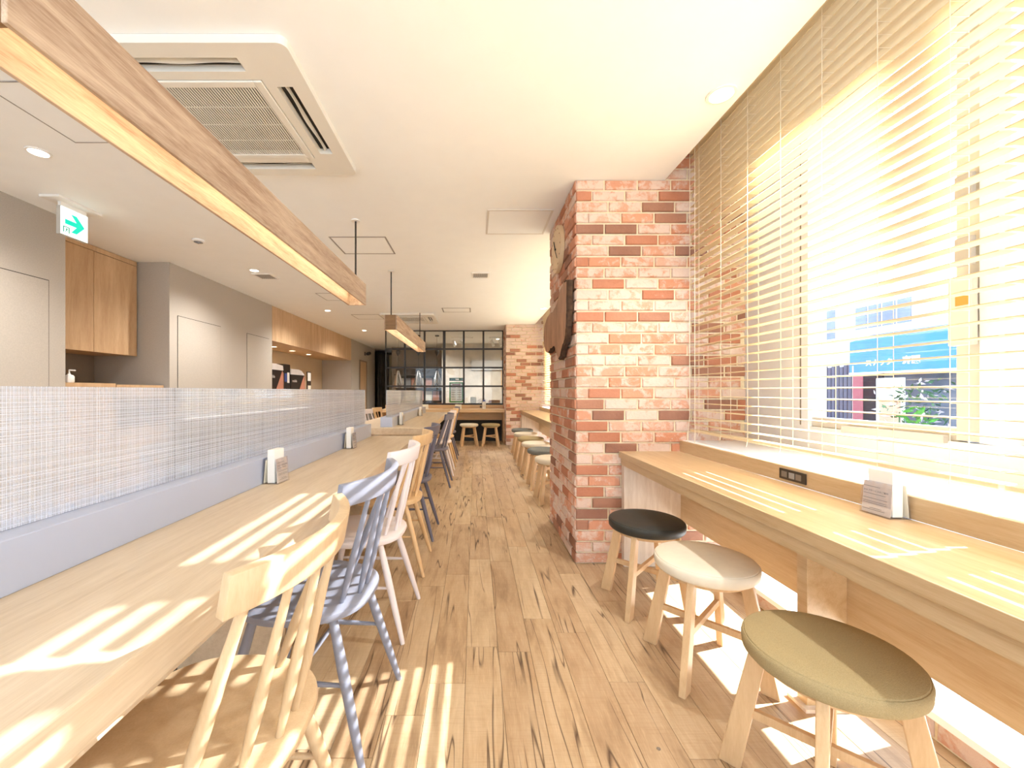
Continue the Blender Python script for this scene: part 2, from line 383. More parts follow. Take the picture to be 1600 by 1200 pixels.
# ---- right wall bays -------------------------------------------------
GX = 1.76      # window plane
def bay(n, y0, y1, panes, lowpanes, where):
    """window wall between y0 and y1; panes = list of glass spans"""
    zb, zt = 0.985, 2.54
    wall = B(GX-0.01, GX+0.2, y0, y1, 0.715, 0.775).box(GX-0.01, GX+0.2, y0, y1, zt+0.06, 2.79)
    struct('wall_right' if n == 1 else 'wall_right_far', wall, 'white_paint', 'white window wall %s' % where)
    win = struct('window_%d' % n, B(GX-0.0, GX+0.09, y0, y1, 0.80, zb-0.05).box(GX-0.0, GX+0.09, y0, y1, zt, zt+0.06), 'frame_white', 'white sliding window %s' % where)
    ys = [y0] + [v for p in sorted(panes) for v in p] + [y1]
    for k in range(0, len(ys), 2):
        a, b = ys[k], ys[k+1]
        if b-a < 0.01: continue
        if b-a > 0.3:
            B(GX-0.008, GX+0.09, a, b, 0.80, zt+0.06).build('jamb_panel', 'frame_white', win, bevel=0.003)
        else:
            m = (a+b)/2
            B(GX-0.03, GX+0.03, a+0.0, a+(b-a)*0.48, 0.94, zt).build('sash_stile', 'frame_white', win, bevel=0.003)
            B(GX+0.0, GX+0.07, a+(b-a)*0.52, b, 0.94, zt).build('sash_stile', 'frame_cream', win, bevel=0.003)
    for (a, b) in panes:
        B(GX+0.012, GX+0.05, a, b, zb-0.05, zb).build('sash_rail', 'frame_cream', win, bevel=0.003)
        B(GX+0.012, GX+0.05, a, b, zt-0.04, zt).build('sash_rail', 'frame_white', win, bevel=0.003)
        B(GX+0.028, GX+0.033, a, b, zb, zt-0.04).build('pane', 'window_glass', win)
    # sill board behind the counter upstand
    struct('trim_%d' % (2*n+1), B(1.345, GX+0.09, y0, y1, 0.775, 0.80), 'white_paint', 'white window sill %s' % where)
    # low window at the floor
    kerb = struct('trim_%d' % (2*n+2), B(1.478, GX+0.2, y0, y1, 0, 0.075), 'mortar', 'low brick kerb with a white ledge %s' % where)
    B(1.455, GX+0.2, y0, y1, 0.075, 0.10).build('ledge', 'white_paint', kerb)
    lw = struct('window_%d' % (n+2), B(GX+0.02, GX+0.1, y0, y1, 0.10, 0.13)  .box(GX+0.02, GX+0.1, y0, y1, 0.68, 0.715), 'frame_white', 'low floor-level window %s' % where)
    ys = [y0] + [v for p in sorted(lowpanes) for v in p] + [y1]
    for k in range(0, len(ys), 2):
        if ys[k+1]-ys[k] > 0.01: B(GX+0.0, GX+0.1, ys[k], ys[k+1], 0.10, 0.715).build('low_stile', 'frame_white', lw, bevel=0.003)
    for (a, b) in lowpanes: B(GX+0.05, GX+0.055, a, b, 0.13, 0.68).build('pane', 'window_glass', lw)
    return win, kerb
win1, kerb1 = bay(1, -2.6, 2.623, [(1.475, 2.12), (1.13, 1.30), (0.25, 1.03), (-0.55, 0.10), (-1.9, -0.75)], [(1.38, 2.5), (0.2, 1.30), (-1.5, 0.1)], 'beside the near counter')
win2, kerb2 = bay(2, 3.51, 8.3, [(3.7, 4.5), (4.7, 5.5), (5.7, 6.5), (6.7, 7.5), (7.6, 8.15)], [(3.8, 5.7), (5.9, 8.1)], 'beside the far counter')
struct('wall_right_end', B(1.4, 2.0, 9.2, 14.6, 0, 2.79), 'concrete', 'concrete side wall of the back room')
# window hardware on the meeting stiles
lk = B(GX-0.055, GX-0.03, 1.385, 1.455, 1.28, 1.52).build('lock_box', 'frame_cream', win1, bevel=0.004)
B(GX-0.057, GX-0.055, 1.39, 1.43, 1.42, 1.46).build('lock_label', 'label_orange', lk)
B(GX-0.05, GX-0.03, 1.39, 1.44, 1.56, 1.66).build('latch', 'trim_grey', win1, bevel=0.004)
B(GX-0.05, GX-0.03, 1.39, 1.44, 1.78, 1.88).build('latch', 'trim_grey', win1, bevel=0.004)
B(GX-0.010, GX-0.008, 2.165, 2.172, 0.94, 2.50).build('slit_shade', 'slot_grey', win1)  # grey strip painted as the shade in a slit of the frame
B(GX-0.02, GX+0.012, 1.50, 1.92, 0.925, 0.955).build('pull_bar', 'frame_cream', win1, bevel=0.004)

# ---- brick pillars
def brick_mesh(L, h, seed):
    rs = random.Random(seed); j = lambda s: rs.uniform(-s, s)
    c = 0.007
    back = [(0, 0.012, 0), (L, 0.012, 0), (L, 0.012, h), (0, 0.012, h)]
    mid = [(0, -0.002, 0), (L, -0.002, 0), (L, -0.002, h), (0, -0.002, h)]
    fr = [(c+j(.003), -0.009+j(.002), c*.7+j(.002)), (L/2, -0.009+j(.002), c*.5+j(.002)), (L-c+j(.003), -0.009+j(.002), c*.7+j(.002)), (L-c+j(.003), -0.009+j(.002), h-c*.7+j(.002)), (L/2, -0.009+j(.002), h-c*.5+j(.002)), (c+j(.003), -0.009+j(.002), h-c*.7+j(.002))]
    m = MB(); m.add(back+mid+fr, [(0, 1, 5, 4), (1, 2, 6, 5), (2, 3, 7, 6), (3, 0, 4, 7), (4, 5, 10, 9, 8), (5, 6, 11, 10), (6, 7, 13, 12, 11), (7, 4, 8, 13), (8, 9, 12, 13), (9, 10, 11, 12)])
    return m
RP, BH, BL = 0.0712, 0.0605, 0.205
BRL = {}
def brick_me(L):
    k = round(L, 3)
    if k not in BRL: BRL[k] = [brick_mesh(k, BH, int(k*1000)*5+i).mesh('brick', 'brick_face') for i in range(3)]
    return random.choice(BRL[k])
PALE = [0.0]
def brick_tone():
    r = random.random()
    if PALE[0] and 0.2 < r < 0.9: r = 0.9
    if r < 0.10: c = random.choice([(150, 108, 88), (136, 96, 80), (160, 114, 92)]); return (*lin(c), 0.10)
    if r < 0.24: c = random.choice([(178, 116, 88), (184, 122, 94)]); return (*lin(c), 0.24)
    if r < 0.50: c = random.choice([(206, 142, 110), (212, 152, 122)]); return (*lin(c), random.uniform(0.5, 0.62))
    c = random.choice([(210, 160, 134), (214, 172, 150), (206, 150, 122)]); return (*lin(c), random.uniform(0.62, 0.85)+PALE[0])
def row_spans(a0, a1, r):
    off = (0.0, 0.5, 0.12, 0.62)[r % 4]*(BL+0.011)
    out = []; a = a0 - off
    while a < a1-0.01:
        s, e = max(a, a0), min(a+BL, a1)
        if e-s > 0.035: out.append((s, e))
        a += BL+0.011
    return out
def pillar(name, label, x0, x1, y0, y1, ztop, n_side, side_cols):
    p = struct(name, B(x0+0.002, x1, y0+0.002, y1, 0, ztop), 'mortar', label)
    fld = MB(); ft = []
    count = 0
    for r in range(int(ztop/RP)):
        z = 0.006 + r*RP
        for (s, e) in row_spans(x0-0.004, x1, r):
            o = link('brick', brick_me(round((e-s)/0.02)*0.02 if e-s < BL-0.01 else BL), p, (s, y0-random.uniform(-0.001, 0.004), z)); o.color = brick_tone(); count += 1
    for r in range(int(ztop/RP)):
        z = 0.006 + r*RP
        for q, (s, e) in enumerate(row_spans(y0-0.004, y1, r+1)):
            # bricks of the aisle-side face
            if q < side_cols and count < 300:
                L = round((e-s)/0.02)*0.02 if e-s < BL-0.01 else BL
                o = link('brick', brick_me(L), p, (x0+random.uniform(-0.004, 0.001), s+L, z), (0, 0, -math.pi/2)); o.color = brick_tone(); count += 1
            else:
                mb = brick_mesh(e-s, BH, r*31+q); nv = len(mb.f)
                fld.add([(x0+v[1], e-v[0], z+v[2]) for v in mb.v], mb.f); ft += [brick_tone()]*nv
    if fld.v:
        o = fld.build('brick_field', 'brick_face_field', p); o['kind'] = 'stuff'
        a = o.data.color_attributes.new('brick_tone', 'FLOAT_COLOR', 'CORNER')
        for pl in o.data.polygons:
            for li in pl.loop_indices: a.data[li].color = ft[pl.index]
    return p
P1 = pillar('wall_pillar', 'whitewashed brick pillar beside the near stools', 0.66, 1.77, 2.623, 3.51, 2.78, 90, 2)
PALE[0] = 0.15
P2 = pillar('wall_pillar_far', 'whitewashed brick pillar at the far end', 0.645, 1.77, 8.3, 9.2, 2.78, 0, 1)
PALE[0] = 0.0
for kb, y0, y1 in ((kerb1, 0.0, 2.6), (kerb2, 3.52, 8.28)):
    y = y0
    while y < y1-0.1:
        o = link('brick', brick_me(BL), kb, (1.478, y+BL, 0.008), (0, 0, -math.pi/2)); o.color = brick_tone(); y += BL+0.011

# ================================================================== COUNTERS / TABLES
def window_counter(label, y0, y1, endlab):
    t = thing('window_counter', label, 'counter', (0, 0, 0))
    B(0.932, 1.326, y0, y1, 0.69, 0.73).build('worktop', 'counter_oak', t, bevel=0.002)
    B(0.945, 1.326, y0, y1, 0.645, 0.69).build('front_rail', 'counter_oak', t)
    B(1.326, 1.345, y0, y1, 0.73, 0.80).build('upstand', 'counter_oak', t, bevel=0.002)
    B(1.312, 1.332, y0, y1, 0.295, 0.645).build('back_panel', 'counter_oak', t)
    B(0.95, 1.312, y1-0.05, y1-0.005, 0.0, 0.645).build('end_panel', 'counter_end', t, bevel=0.002)
    return t
ct1 = window_counter('long oak window counter beside the near brick pillar', -1.6, 2.618, '')
for yy in (1.42, -0.2):
    B(1.17, 1.312, yy, yy+0.045, 0.0, 0.645).build('support_leg', 'counter_oak', ct1, bevel=0.002)
    B(1.15, 1.312, yy-0.02, yy+0.065, 0.0, 0.012).build('foot_plate', 'counter_end', ct1)
ct2 = window_counter('oak window counter in the bay beyond the near pillar', 3.53, 8.285, '')
B(1.17, 1.312, 5.6, 5.645, 0.0, 0.645).build('support_leg', 'counter_oak', ct2, bevel=0.002)
# far counter under the glass partition
fc = thing('far_counter', 'oak counter under the black-framed glass partition', 'counter')
B(-2.0, 0.632, 8.55, 9.04, 0.665, 0.73).build('worktop', 'far_oak', fc, bevel=0.002)
B(-2.0, 0.632, 9.02, 9.04, 0.73, 0.81).build('upstand', 'far_oak', fc)
B(-2.0, 0.605, 8.93, 8.95, 0.48, 0.665).build('apron', 'far_oak', fc)
B(0.605, 0.632, 8.56, 9.04, 0.0, 0.665).build('end_panel', 'far_oak', fc)
B(-2.0, -1.97, 8.56, 9.04, 0.0, 0.665).build('end_panel', 'far_oak', fc)
struct('wall_partition', B(-2.02, 0.635, 9.05, 9.15, 0, 0.81), 'black_wall', 'black low wall under the glass partition')
def socket(loc, rz, label):
    t = thing('power_socket', label, 'socket', loc, rz)
    B(-0.006, 0, -0.07, 0.07, -0.022, 0.022).build('plate', 'black_plastic', t, bevel=0.002)
    for k, w in ((-0.035, .028), (0.0, .028), (0.04, .03)): B(-0.0075, -0.006, k-w/2, k+w/2, -0.012, 0.012).build('outlet', 'slot_grey' if k else 'trim_grey', t)
socket((1.326, 1.68, 0.766), 0, 'black triple power socket on the near window counter upstand')
socket((0.18, 9.02, 0.77), math.pi/2, 'small black power socket on the far counter upstand')

def shared_table(label, y0, y1, ry0, ry1, plab, endface):
    t = thing('communal_table', label, 'table')
    B(-1.42, -0.50, y0, y1, 0.66, 0.73).build('tabletop', 'table_oak', t, bevel=0.003)
    B(-1.36, -0.56, y0+0.03, y1-0.03, 0.60, 0.66).build('underframe', 'table_oak', t)
    for yy in (y0+0.12, (y0+y1)/2, y1-0.16):
        B(-1.16, -0.76, yy, yy+0.05, 0.02, 0.60).build('support_panel', 'table_oak', t, bevel=0.003)
        B(-1.2, -0.72, yy-0.02, yy+0.07, 0.0, 0.02).build('foot_plate', 'black_metal', t)
    s = thing('table_screen', plab, 'screen', (-0.955, 0, 0.73))
    B(-0.065, 0.065, ry0, ry1, 0.0, 0.107).build('base_rail', 'lilac_grey', s, bevel=0.002)
    B(-0.004, 0.004, ry0+0.01, ry1+0.03, 0.108, 0.40).build('hatched_panel', 'hatched_acrylic', s)
    return t
shared_table('long oak communal table in the left foreground', -0.35, 3.49, -0.3, 3.465, 'hatched clear acrylic screen along the foreground table', False)
shared_table('oak communal table farther back on the left', 4.235, 7.45, 4.35, 7.3, 'hatched clear acrylic screen along the farther table', True)

# ================================================================== CHAIRS
def spline(p0, p1, p2, n):
    return [Vector(p0)*(1-t)**2 + Vector(p1)*2*t*(1-t) + Vector(p2)*t*t for t in [i/(n-1) for i in range(n)]]
CH = {}
def chair_meshes(mat):
    if mat in CH: return CH[mat]
    parts = []
    # seat: rounded, wider at the front (front is -x)
    prof = []
    for k in range(40):
        a = 2*math.pi*k/40; c, s_ = math.cos(a), math.sin(a)
        ex = 2.6
        x = 0.212*math.copysign(abs(c)**(2/ex), c); yv = (0.215 if x < 0 else 0.215-0.02*(x/0.21))*math.copysign(abs(s_)**(2/ex), s_)
        prof.append((x, yv))
    m = MB(); n = 40
    rings = [(0.93, 0.418), (0.985, 0.424), (1.0, 0.434), (0.99, 0.444), (0.95, 0.449), (0.6, 0.445), (0.25, 0.441)]
    vs_ = []; fs_ = []
    for sc_, z in rings: vs_ += [(x*sc_, y_*sc_, z) for x, y_ in prof]
    for i in range(len(rings)-1):
        for k in range(n): fs_.append((i*n+k, i*n+(k+1) % n, (i+1)*n+(k+1) % n, (i+1)*n+k))
    fs_.append(tuple(range(n))); fs_.append(tuple((len(rings)-1)*n+k for k in range(n)))
    m.add(vs_, fs_); parts.append(('seat', m.mesh('seat', mat, smooth=True)))
    # crest rail: curved, leaning back
    def crest(yv): return 0.265 - 0.075*(abs(yv)/0.23)**2
    m = MB(); N = 15; vs_ = []; fs_ = []
    for i in range(N):
        yv = -0.232 + 0.464*i/(N-1); x = crest(yv); dx = -2*0.075*yv/0.23**2
        nx, ny = 1/math.sqrt(1+dx*dx), -dx/math.sqrt(1+dx*dx); th = 0.0125
        for (w, z, ln) in ((-1, 0.785, -0.006), (1, 0.785, -0.006), (1, 0.853, 0.006), (-1, 0.853, 0.006)):
            vs_.append((x+nx*w*th+ln, yv+ny*w*th, z))
    for i in range(N-1):
        for k in range(4): fs_.append((i*4+k, i*4+(k+1) % 4, (i+1)*4+(k+1) % 4, (i+1)*4+k))
    fs_ += [(0, 1, 2, 3), tuple((N-1)*4+k for k in (3, 2, 1, 0))]
    m.add(vs_, fs_); parts.append(('crest_rail', m.mesh('crest_rail', mat, smooth=True, bevel=0.003, segs=2)))
    for q in range(6):
        u = -1 + 2*q/5
        yb = 0.165*u; xb = 0.175 - 0.105*u*u; yt = 0.195*u; xt = crest(yt)-0.008
        outer = 1.0 if abs(u) > 0.9 else 0.86
        pts = [(xb+(xt-xb)*t, yb+(yt-yb)*t, 0.435+(0.80-0.435)*t) for t in (0, .08, .3, .5, .8, 1)]
        m = MB(); m.tube(pts, [r*outer for r in (.0085, .0095, .0135, .0125, .0095, .0085)], 10); parts.append(('spindle', m.mesh('spindle', mat, smooth=True)))
    legs = {}
    for sx in (-1, 1):
        for sy in (-1, 1):
            a = Vector((0.125*sx, 0.135*sy, 0.425)); b = Vector((0.225*sx + (0.02 if sx > 0 else 0), 0.195*sy, 0.0))
            pts = [a.lerp(b, t) for t in (0, .1, .35, .7, .97, 1)]
            m = MB(); m.tube(pts, [.0125, .0145, .0165, .0145, .0105, .0095], 12); parts.append(('leg', m.mesh('leg', mat, smooth=True))); legs[sx, sy] = (a, b)
    mids = []
    for sy in (-1, 1):
        t = 0.46; p = legs[-1, sy][0].lerp(legs[-1, sy][1], t); q = legs[1, sy][0].lerp(legs[1, sy][1], t); c = (p+q)/2; mids.append(c)
        m = MB(); m.tube([p, p.lerp(q, .25), c, p.lerp(q, .75), q], [.006, .008, .0095, .008, .006], 10); parts.append(('stretcher', m.mesh('stretcher', mat, smooth=True)))
    m = MB(); m.tube([mids[0], mids[0].lerp(mids[1], .5), mids[1]], [.006, .0095, .006], 10); parts.append(('stretcher', m.mesh('stretcher', mat, smooth=True)))
    CH[mat] = parts; return parts
def chair(mat, x, y, rz, label, group):
    t = thing('spindle_chair', label, 'chair', (x, y, 0), rz, group)
    for nm, me in chair_meshes(mat): link(nm, me, t)
G1 = 'spindle chairs along the aisle side of the tables'; G2 = 'spindle chairs on the wall side of the tables'
for mat, y, rz, lab in (
    ('chair_natural', 0.822, -0.5, 'pale natural wood spindle chair nearest the viewer'),
    ('chair_grey', 1.395, -5, 'blue-grey spindle chair right behind the nearest natural chair'),
    ('chair_white', 1.99, -2.5, 'white spindle chair third along the foreground table'),
    ('chair_amber', 2.62, 0, 'amber natural spindle chair fourth along the foreground table'),
    ('chair_dark', 3.20, -1, 'dark grey spindle chair at the far end of the foreground table')):
    chair(mat, -0.555, y, math.radians(rz), lab, G1)
for mat, y, lab in (('chair_dark', 4.85, 'dark grey spindle chair nearest on the farther table, aisle side'), ('chair_white', 5.5, 'white spindle chair second along the farther table, aisle side'),
                    ('chair_amber', 6.15, 'amber spindle chair third along the farther table, aisle side'), ('chair_dark', 6.8, 'dark grey spindle chair at the far end of the farther table')):
    chair(mat, -0.53, y, 0, lab, G1)
for mat, y, lab in (('chair_natural', 1.5, 'natural wood spindle chair seen through the hatched screen'), ('chair_grey', 2.1, 'blue-grey spindle chair behind the hatched screen, next to the natural one'),
                    ('chair_dark', 2.7, 'dark grey spindle chair behind the hatched foreground screen'), ('chair_white', 3.25, 'white spindle chair behind the far end of the foreground screen'),
                    ('chair_grey', 5.0, 'blue-grey spindle chair on the wall side of the farther table'), ('chair_white', 5.85, 'white spindle chair between the two screens, wall side'), ('chair_amber', 6.45, 'amber spindle chair between the two screens, wall side')):
    chair(mat, -1.355, y, math.pi, lab, G2)

# ================================================================== STOOLS
ST = {}
def stool_meshes(mat):
    if mat in ST: return ST[mat]
    parts = []
    m = MB(); m.lathe([(0.165, 0.392), (0.18, 0.397), (0.188, 0.406), (0.190, 0.43), (0.188, 0.438), (0.1855, 0.4405), (0.1835, 0.4405), (0.182, 0.444), (0.17, 0.449), (0.12, 0.4535), (0.04, 0.4555)], 48)
    parts.append(('seat', m.mesh('seat', mat, smooth=True)))
    m = MB(); m.lathe([(0.12, 0.375), (0.15, 0.375), (0.155, 0.392), (0.12, 0.392)], 40); parts.append(('seat_board', m.mesh('seat_board', 'stool_beech')))
    m = MB(); m.box(0.1885, 0.1915, -0.003, 0.003, 0.398, 0.436); parts.append(('seam', m.mesh('seam', mat)))
    c45 = math.sqrt(.5)
    for sx, sy in ((-1, -1), (1, -1), (1, 1), (-1, 1)):
        r = Vector((sx*c45, sy*c45, 0)); t = Vector((-sy*c45, sx*c45, 0))
        rt, rb = 0.145, 0.222; wt, wb, th = 0.021, 0.029, 0.0125
        top = [r*(rt-wt)-t*th, r*(rt+wt)-t*th, r*(rt+wt)+t*th, r*(rt-wt)+t*th]; bot = [r*(rb-wb)-t*th, r*(rb+wb)-t*th, r*(rb+wb)+t*th, r*(rb-wb)+t*th]
        m = MB(); m.hexa([Vector((p.x, p.y, 0.0)) for p in bot], [Vector((p.x, p.y, 0.392)) for p in top]); parts.append(('leg', m.mesh('leg', 'stool_beech', bevel=0.003)))
    for k, z in ((1, 0.205), (-1, 0.18)):
        d = Vector((c45, k*c45, 0)); n = Vector((-d.y, d.x, 0)); R_ = 0.172
        m = MB(); q = [d*-R_-n*.009, d*R_-n*.009, d*R_+n*.009, d*-R_+n*.009]
        m.hexa([Vector((p.x, p.y, z-.0125)) for p in q], [Vector((p.x, p.y, z+.0125)) for p in q]); parts.append(('stretcher', m.mesh('stretcher', 'stool_beech', bevel=0.002)))
    ST[mat] = parts; return parts
def stool(mat, x, y, rz, label, group='round stools'):
    t = thing('round_stool', label, 'stool', (x, y, 0), rz, group)
    for nm, me in stool_meshes(mat): link(nm, me, t)
stool('fabric_olive', 0.93, 1.065, 0.02, 'olive fabric stool nearest the viewer at the window counter')
stool('leather_cream', 0.935, 1.64, -0.03, 'cream leather stool between the olive and the black ones')
stool('leather_black', 0.905, 2.13, 0.03, 'black leather stool against the near brick pillar')
for mat, x, y, lab in (('leather_cream', .80, 4.1, 'cream stool just past the near brick pillar'), ('fabric_grey', .80, 4.7, 'dark grey stool second past the near brick pillar'),
                       ('leather_cream', .80, 5.28, 'cream stool third past the near brick pillar'), ('fabric_olive', .81, 5.85, 'olive stool fourth past the near brick pillar'),
                       ('leather_cream', .82, 6.5, 'cream stool fifth past the near brick pillar'), ('fabric_grey', .84, 7.15, 'dark grey stool closest to the far brick pillar')):
    stool(mat, x, y, 0.0, lab)
stool('leather_cream', -0.12, 8.3, 0.1, 'left cream stool in front of the far counter')
stool('fabric_olive', 0.325, 8.3, -0.1, 'right olive stool in front of the far counter')

# ================================================================== BLINDS
def blind(label, y0, y1, cords, pull=None, tilt=0.0):
    t = thing('venetian_blind', label, 'blind', (1.40, (y0+y1)/2, 0.862)); hy = (y1-y0)/2; cy_ = (y0+y1)/2
    sl = MB(); w = 0.025
    sl.add([(-w, -hy, 0), (0, -hy, 0.0018), (w, -hy, 0), (w, -hy, 0.0028), (0, -hy, 0.0046), (-w, -hy, 0.0028),
            (-w, hy, 0), (0, hy, 0.0018), (w, hy, 0), (w, hy, 0.0028), (0, hy, 0.0046), (-w, hy, 0.0028)],
           [(0, 1, 4, 5), (1, 2, 3, 4), (6, 11, 10, 7), (7, 10, 9, 8), (0, 6, 7, 1), (1, 7, 8, 2), (5, 4, 10, 11), (4, 3, 9, 10), (0, 5, 11, 6), (2, 8, 9, 3)])
    me = sl.mesh('slat', 'blind_wood')
    nsl = 39
    for k in range(nsl): link('slat', me, t, (0, 0, 0.045+k*0.0447), (0, tilt, 0))
    B(-0.026, 0.026, -hy, hy, 0.0, 0.014).build('bottom_rail', 'blind_wood', t, bevel=0.002)
    B(-0.03, 0.03, -hy, hy, 1.775, 1.83).build('head_rail', 'blind_wood', t, bevel=0.002)
    for c in cords:
        m = MB()
        for dx in (-0.0275, 0.0275): m.tube([(dx, c-cy_, 0.002), (dx, c-cy_, 1.775)], 0.0011, 5)
        for k in range(nsl): m.tube([(-0.0275, c-cy_, 0.0435+k*0.0447), (0.0275, c-cy_, 0.0435+k*0.0447)], 0.0008, 4)
        m.tube([(-0.0275, c-cy_, 0.004), (-0.034, c-cy_-0.004, -0.012), (-0.03, c-cy_+0.006, -0.022)], 0.0014, 5)
        m.build('ladder_cord', 'cord_white', t)
    if pull:
        m = MB(); z0 = -0.118
        m.tube([(-0.036, pull-cy_, 1.775), (-0.036, pull-cy_, 0.1), (-0.045, pull-cy_+0.003, 0.0), (-0.055, pull-cy_-0.01, z0+0.02), (-0.068, pull-cy_-0.05, z0-0.008), (-0.068, pull-cy_-0.09, z0-0.006)], 0.0018, 6)
        m.tube([(-0.036, pull-cy_-0.06, 1.775), (-0.036, pull-cy_-0.06, 0.12), (-0.04, pull-cy_-0.07, 0.0), (-0.05, pull-cy_-0.08, z0+0.02), (-0.068, pull-cy_-0.09, z0-0.006)], 0.0018, 6)
        m.tube([(-0.068, pull-cy_-0.085, z0-0.006), (-0.07, pull-cy_-0.125, z0-0.007)], 0.004, 8)
        m.build('pull_cord', 'cord_white', t)
blind('wooden venetian blind beside the near brick pillar', 1.058, 2.58, (2.47, 2.25, 2.03, 1.81, 1.595, 1.375, 1.165), 2.56)
blind('wooden venetian blind at the right edge of the view', -0.46, 1.046, (0.94, 0.7, 0.45, 0.2, -0.1, -0.35))
blind('wooden venetian blind in the bay beyond the near pillar', 3.55, 8.26, (3.7, 4.5, 5.3, 6.1, 6.9, 7.7, 8.15), None, 0.5)

# ================================================================== CEILING FIXTURES
def beam(label, y0, y1, rods):
    L = y1-y0; t = thing('beam_pendant', label, 'pendant light', (-0.955, y0, 1.815)); w = 0.0725; hgt = 0.168; b = 0.012
    B(-w, -w+b, 0, L, 0, hgt).build('side_board', 'beam_ash', t, bevel=0.002); B(w-b, w, 0, L, 0, hgt).build('side_board', 'beam_ash', t, bevel=0.002)
    B(-w+b, w-b, 0, b, 0, hgt).build('end_board', 'beam_end', t); B(-w+b, w-b, L-b, L, 0, hgt).build('end_board', 'beam_ash', t)
    B(-w+b, w-b, b, L-b, hgt-b, hgt).build('top_board', 'beam_ash', t)
    B(-0.03, 0.05, b+0.02, L-b-0.03, 0.09, 0.105).build('led_strip', 'led_warm', t)
    B(-w+b, w-b, b, L-b, 0.105, 0.12).build('led_tray', 'beam_ash', t)
    for r in rods:
        m = MB(); m.tube([(0, r-y0, hgt), (0, r-y0, CEIL-1.815-0.012)], 0.007, 10); ro = m.build('rod', 'black_metal', t, smooth=True)
        m = MB(); m.lathe([(0.035, 0), (0.035, 0.008), (0.028, 0.0119)], 24, (0, r-y0, CEIL-1.815-0.012)); m.build('ceiling_rose', 'trim_white', ro)
beam('long hollow wooden beam light over the foreground table', 0.76, 3.27, (0.86, 3.23))
beam('hollow wooden beam light over the farther table', 4.56, 7.18, (4.6, 7.0))

def ac_unit(label, cx, cy0):
    t = thing('air_conditioner', label, 'air conditioner', (cx, cy0, CEIL-0.035))
    xs = [-.475, -.405, -.335, -.29, -.25, .25, .29, .335, .405, .475]
    def hole(i, j):
        cxm, cym = (xs[i]+xs[i+1])/2, (xs[j]+xs[j+1])/2
        if abs(cxm) < .29 and abs(cym) < .29: return True
        if .335 < abs(cxm) < .405 and abs(cym) < .25: return True
        if .335 < abs(cym) < .405 and abs(cxm) < .25: return True
        return False
    bm = bmesh.new(); n = len(xs); g = [[bm.verts.new((xs[i], xs[j], 0)) for j in range(n)] for i in range(n)]
    for i in range(n-1):
        for j in range(n-1):
            if not hole(i, j): bm.faces.new((g[i][j], g[i][j+1], g[i+1][j+1], g[i+1][j]))
    r = bmesh.ops.extrude_face_region(bm, geom=bm.faces[:])
    for v in [e for e in r['geom'] if isinstance(e, bmesh.types.BMVert)]: v.co.z += 0.034
    bmesh.ops.recalc_face_normals(bm, faces=bm.faces)
    ce = [e for e in bm.edges if abs(abs(e.verts[0].co.x)-.475) < 1e-4 and abs(abs(e.verts[0].co.y)-.475) < 1e-4 and abs(e.verts[0].co.z-e.verts[1].co.z) > .03]
    bmesh.ops.bevel(bm, geom=ce, offset=0.035, segments=5, affect='EDGES', profile=0.5)
    me = bpy.data.meshes.new('panel'); bm.to_mesh(me); bm.free(); me.materials.append(MATS['ac_white']); link('panel', me, t)
    fr = MB()
    for (a, b2, c, d) in ((-.286, -.25, -.286, .286), (.25, .286, -.286, .286), (-.25, .25, -.286, -.25), (-.25, .25, .25, .286)): fr.box(a, b2, c, d, -0.006, 0.02)
    fr.build('grille_frame', 'ac_white', t, bevel=0.004)
    gr = MB()
    for k in range(40): x = -.25+.5*(k+.5)/40; gr.box(x-.0034, x+.0034, -.25, .25, -0.002, 0.0)
    for k in range(1, 4): gr.box(-.25, .25, -.25+.125*k-.002, -.25+.125*k+.002, -0.0015, 0.001)
    go = gr.build('grille', 'ac_white', t); go['kind'] = 'stuff'
    B(-.25, .25, -.25, .25, 0.022, 0.026).build('filter', 'ac_dark', t)
    for ang in range(4):
        a = ang*math.pi/2
        B(-.25, .25, .335, .405, 0.03, 0.0335).build('slot_shade', 'ac_dark', t, (0, 0, 0), (0, 0, a))  # dark plate, its colour stands in for the shade deep in the slot
        m = MB(); N = 24; vs_ = []; fs_ = []
        for i in range(N+1):
            x = -.245+.49*i/N; wv = 0.004*math.sin(i/N*9.4)
            for (yy, zz) in ((.362+wv, 0.013), (.3645+wv, 0.012), (.374, 0.026), (.3715, 0.028)): vs_.append((x, yy, zz))
        for i in range(N):
            for k in range(4): fs_.append((i*4+k, i*4+(k+1) % 4, i*4+4+(k+1) % 4, i*4+4+k))
        fs_ += [(0, 1, 2, 3), (N*4+3, N*4+2, N*4+1, N*4)]
        m.add(vs_, fs_); m.build('air_flap', 'ac_white', t, (0, 0, 0), (0, 0, a))
ac_unit('square ceiling air conditioner nearest the viewer', -1.205, 2.02)
ac_unit('square ceiling air conditioner near the glass partition', -1.2, 7.55)

def hatch(label, cx, cy0, s, mat, w=0.012, sy=None):
    sy = sy or s; t = thing('ceiling_hatch', label, 'hatch', (cx, cy0, CEIL-0.004), 0, 'ceiling access hatches'); h, k = s/2, sy/2
    B(-h, h, -k, k, 0.002, 0.0038).build('hatch_panel', 'ceiling_white', t)
    m = MB().box(-h-w, -h, -k-w, k+w, 0, 0.0038).box(h, h+w, -k-w, k+w, 0, 0.0038).box(-h, h, -k-w, -k, 0, 0.0038).box(-h, h, k, k+w, 0, 0.0038)
    m.build('hatch_frame', mat, t)
hatch('grey-framed ceiling hatch past the end of the near beam light', -1.045, 3.80, 0.48, 'trim_grey', 0.014, 0.42)
hatch('white-framed ceiling hatch beside the near brick pillar', 0.345, 3.28, 0.47, 'hatch_frame_white', 0.016, 0.44)
hatch('thin-framed ceiling hatch in the upper left corner', -1.97, 2.0, 0.45, 'trim_grey', 0.006, 0.43)
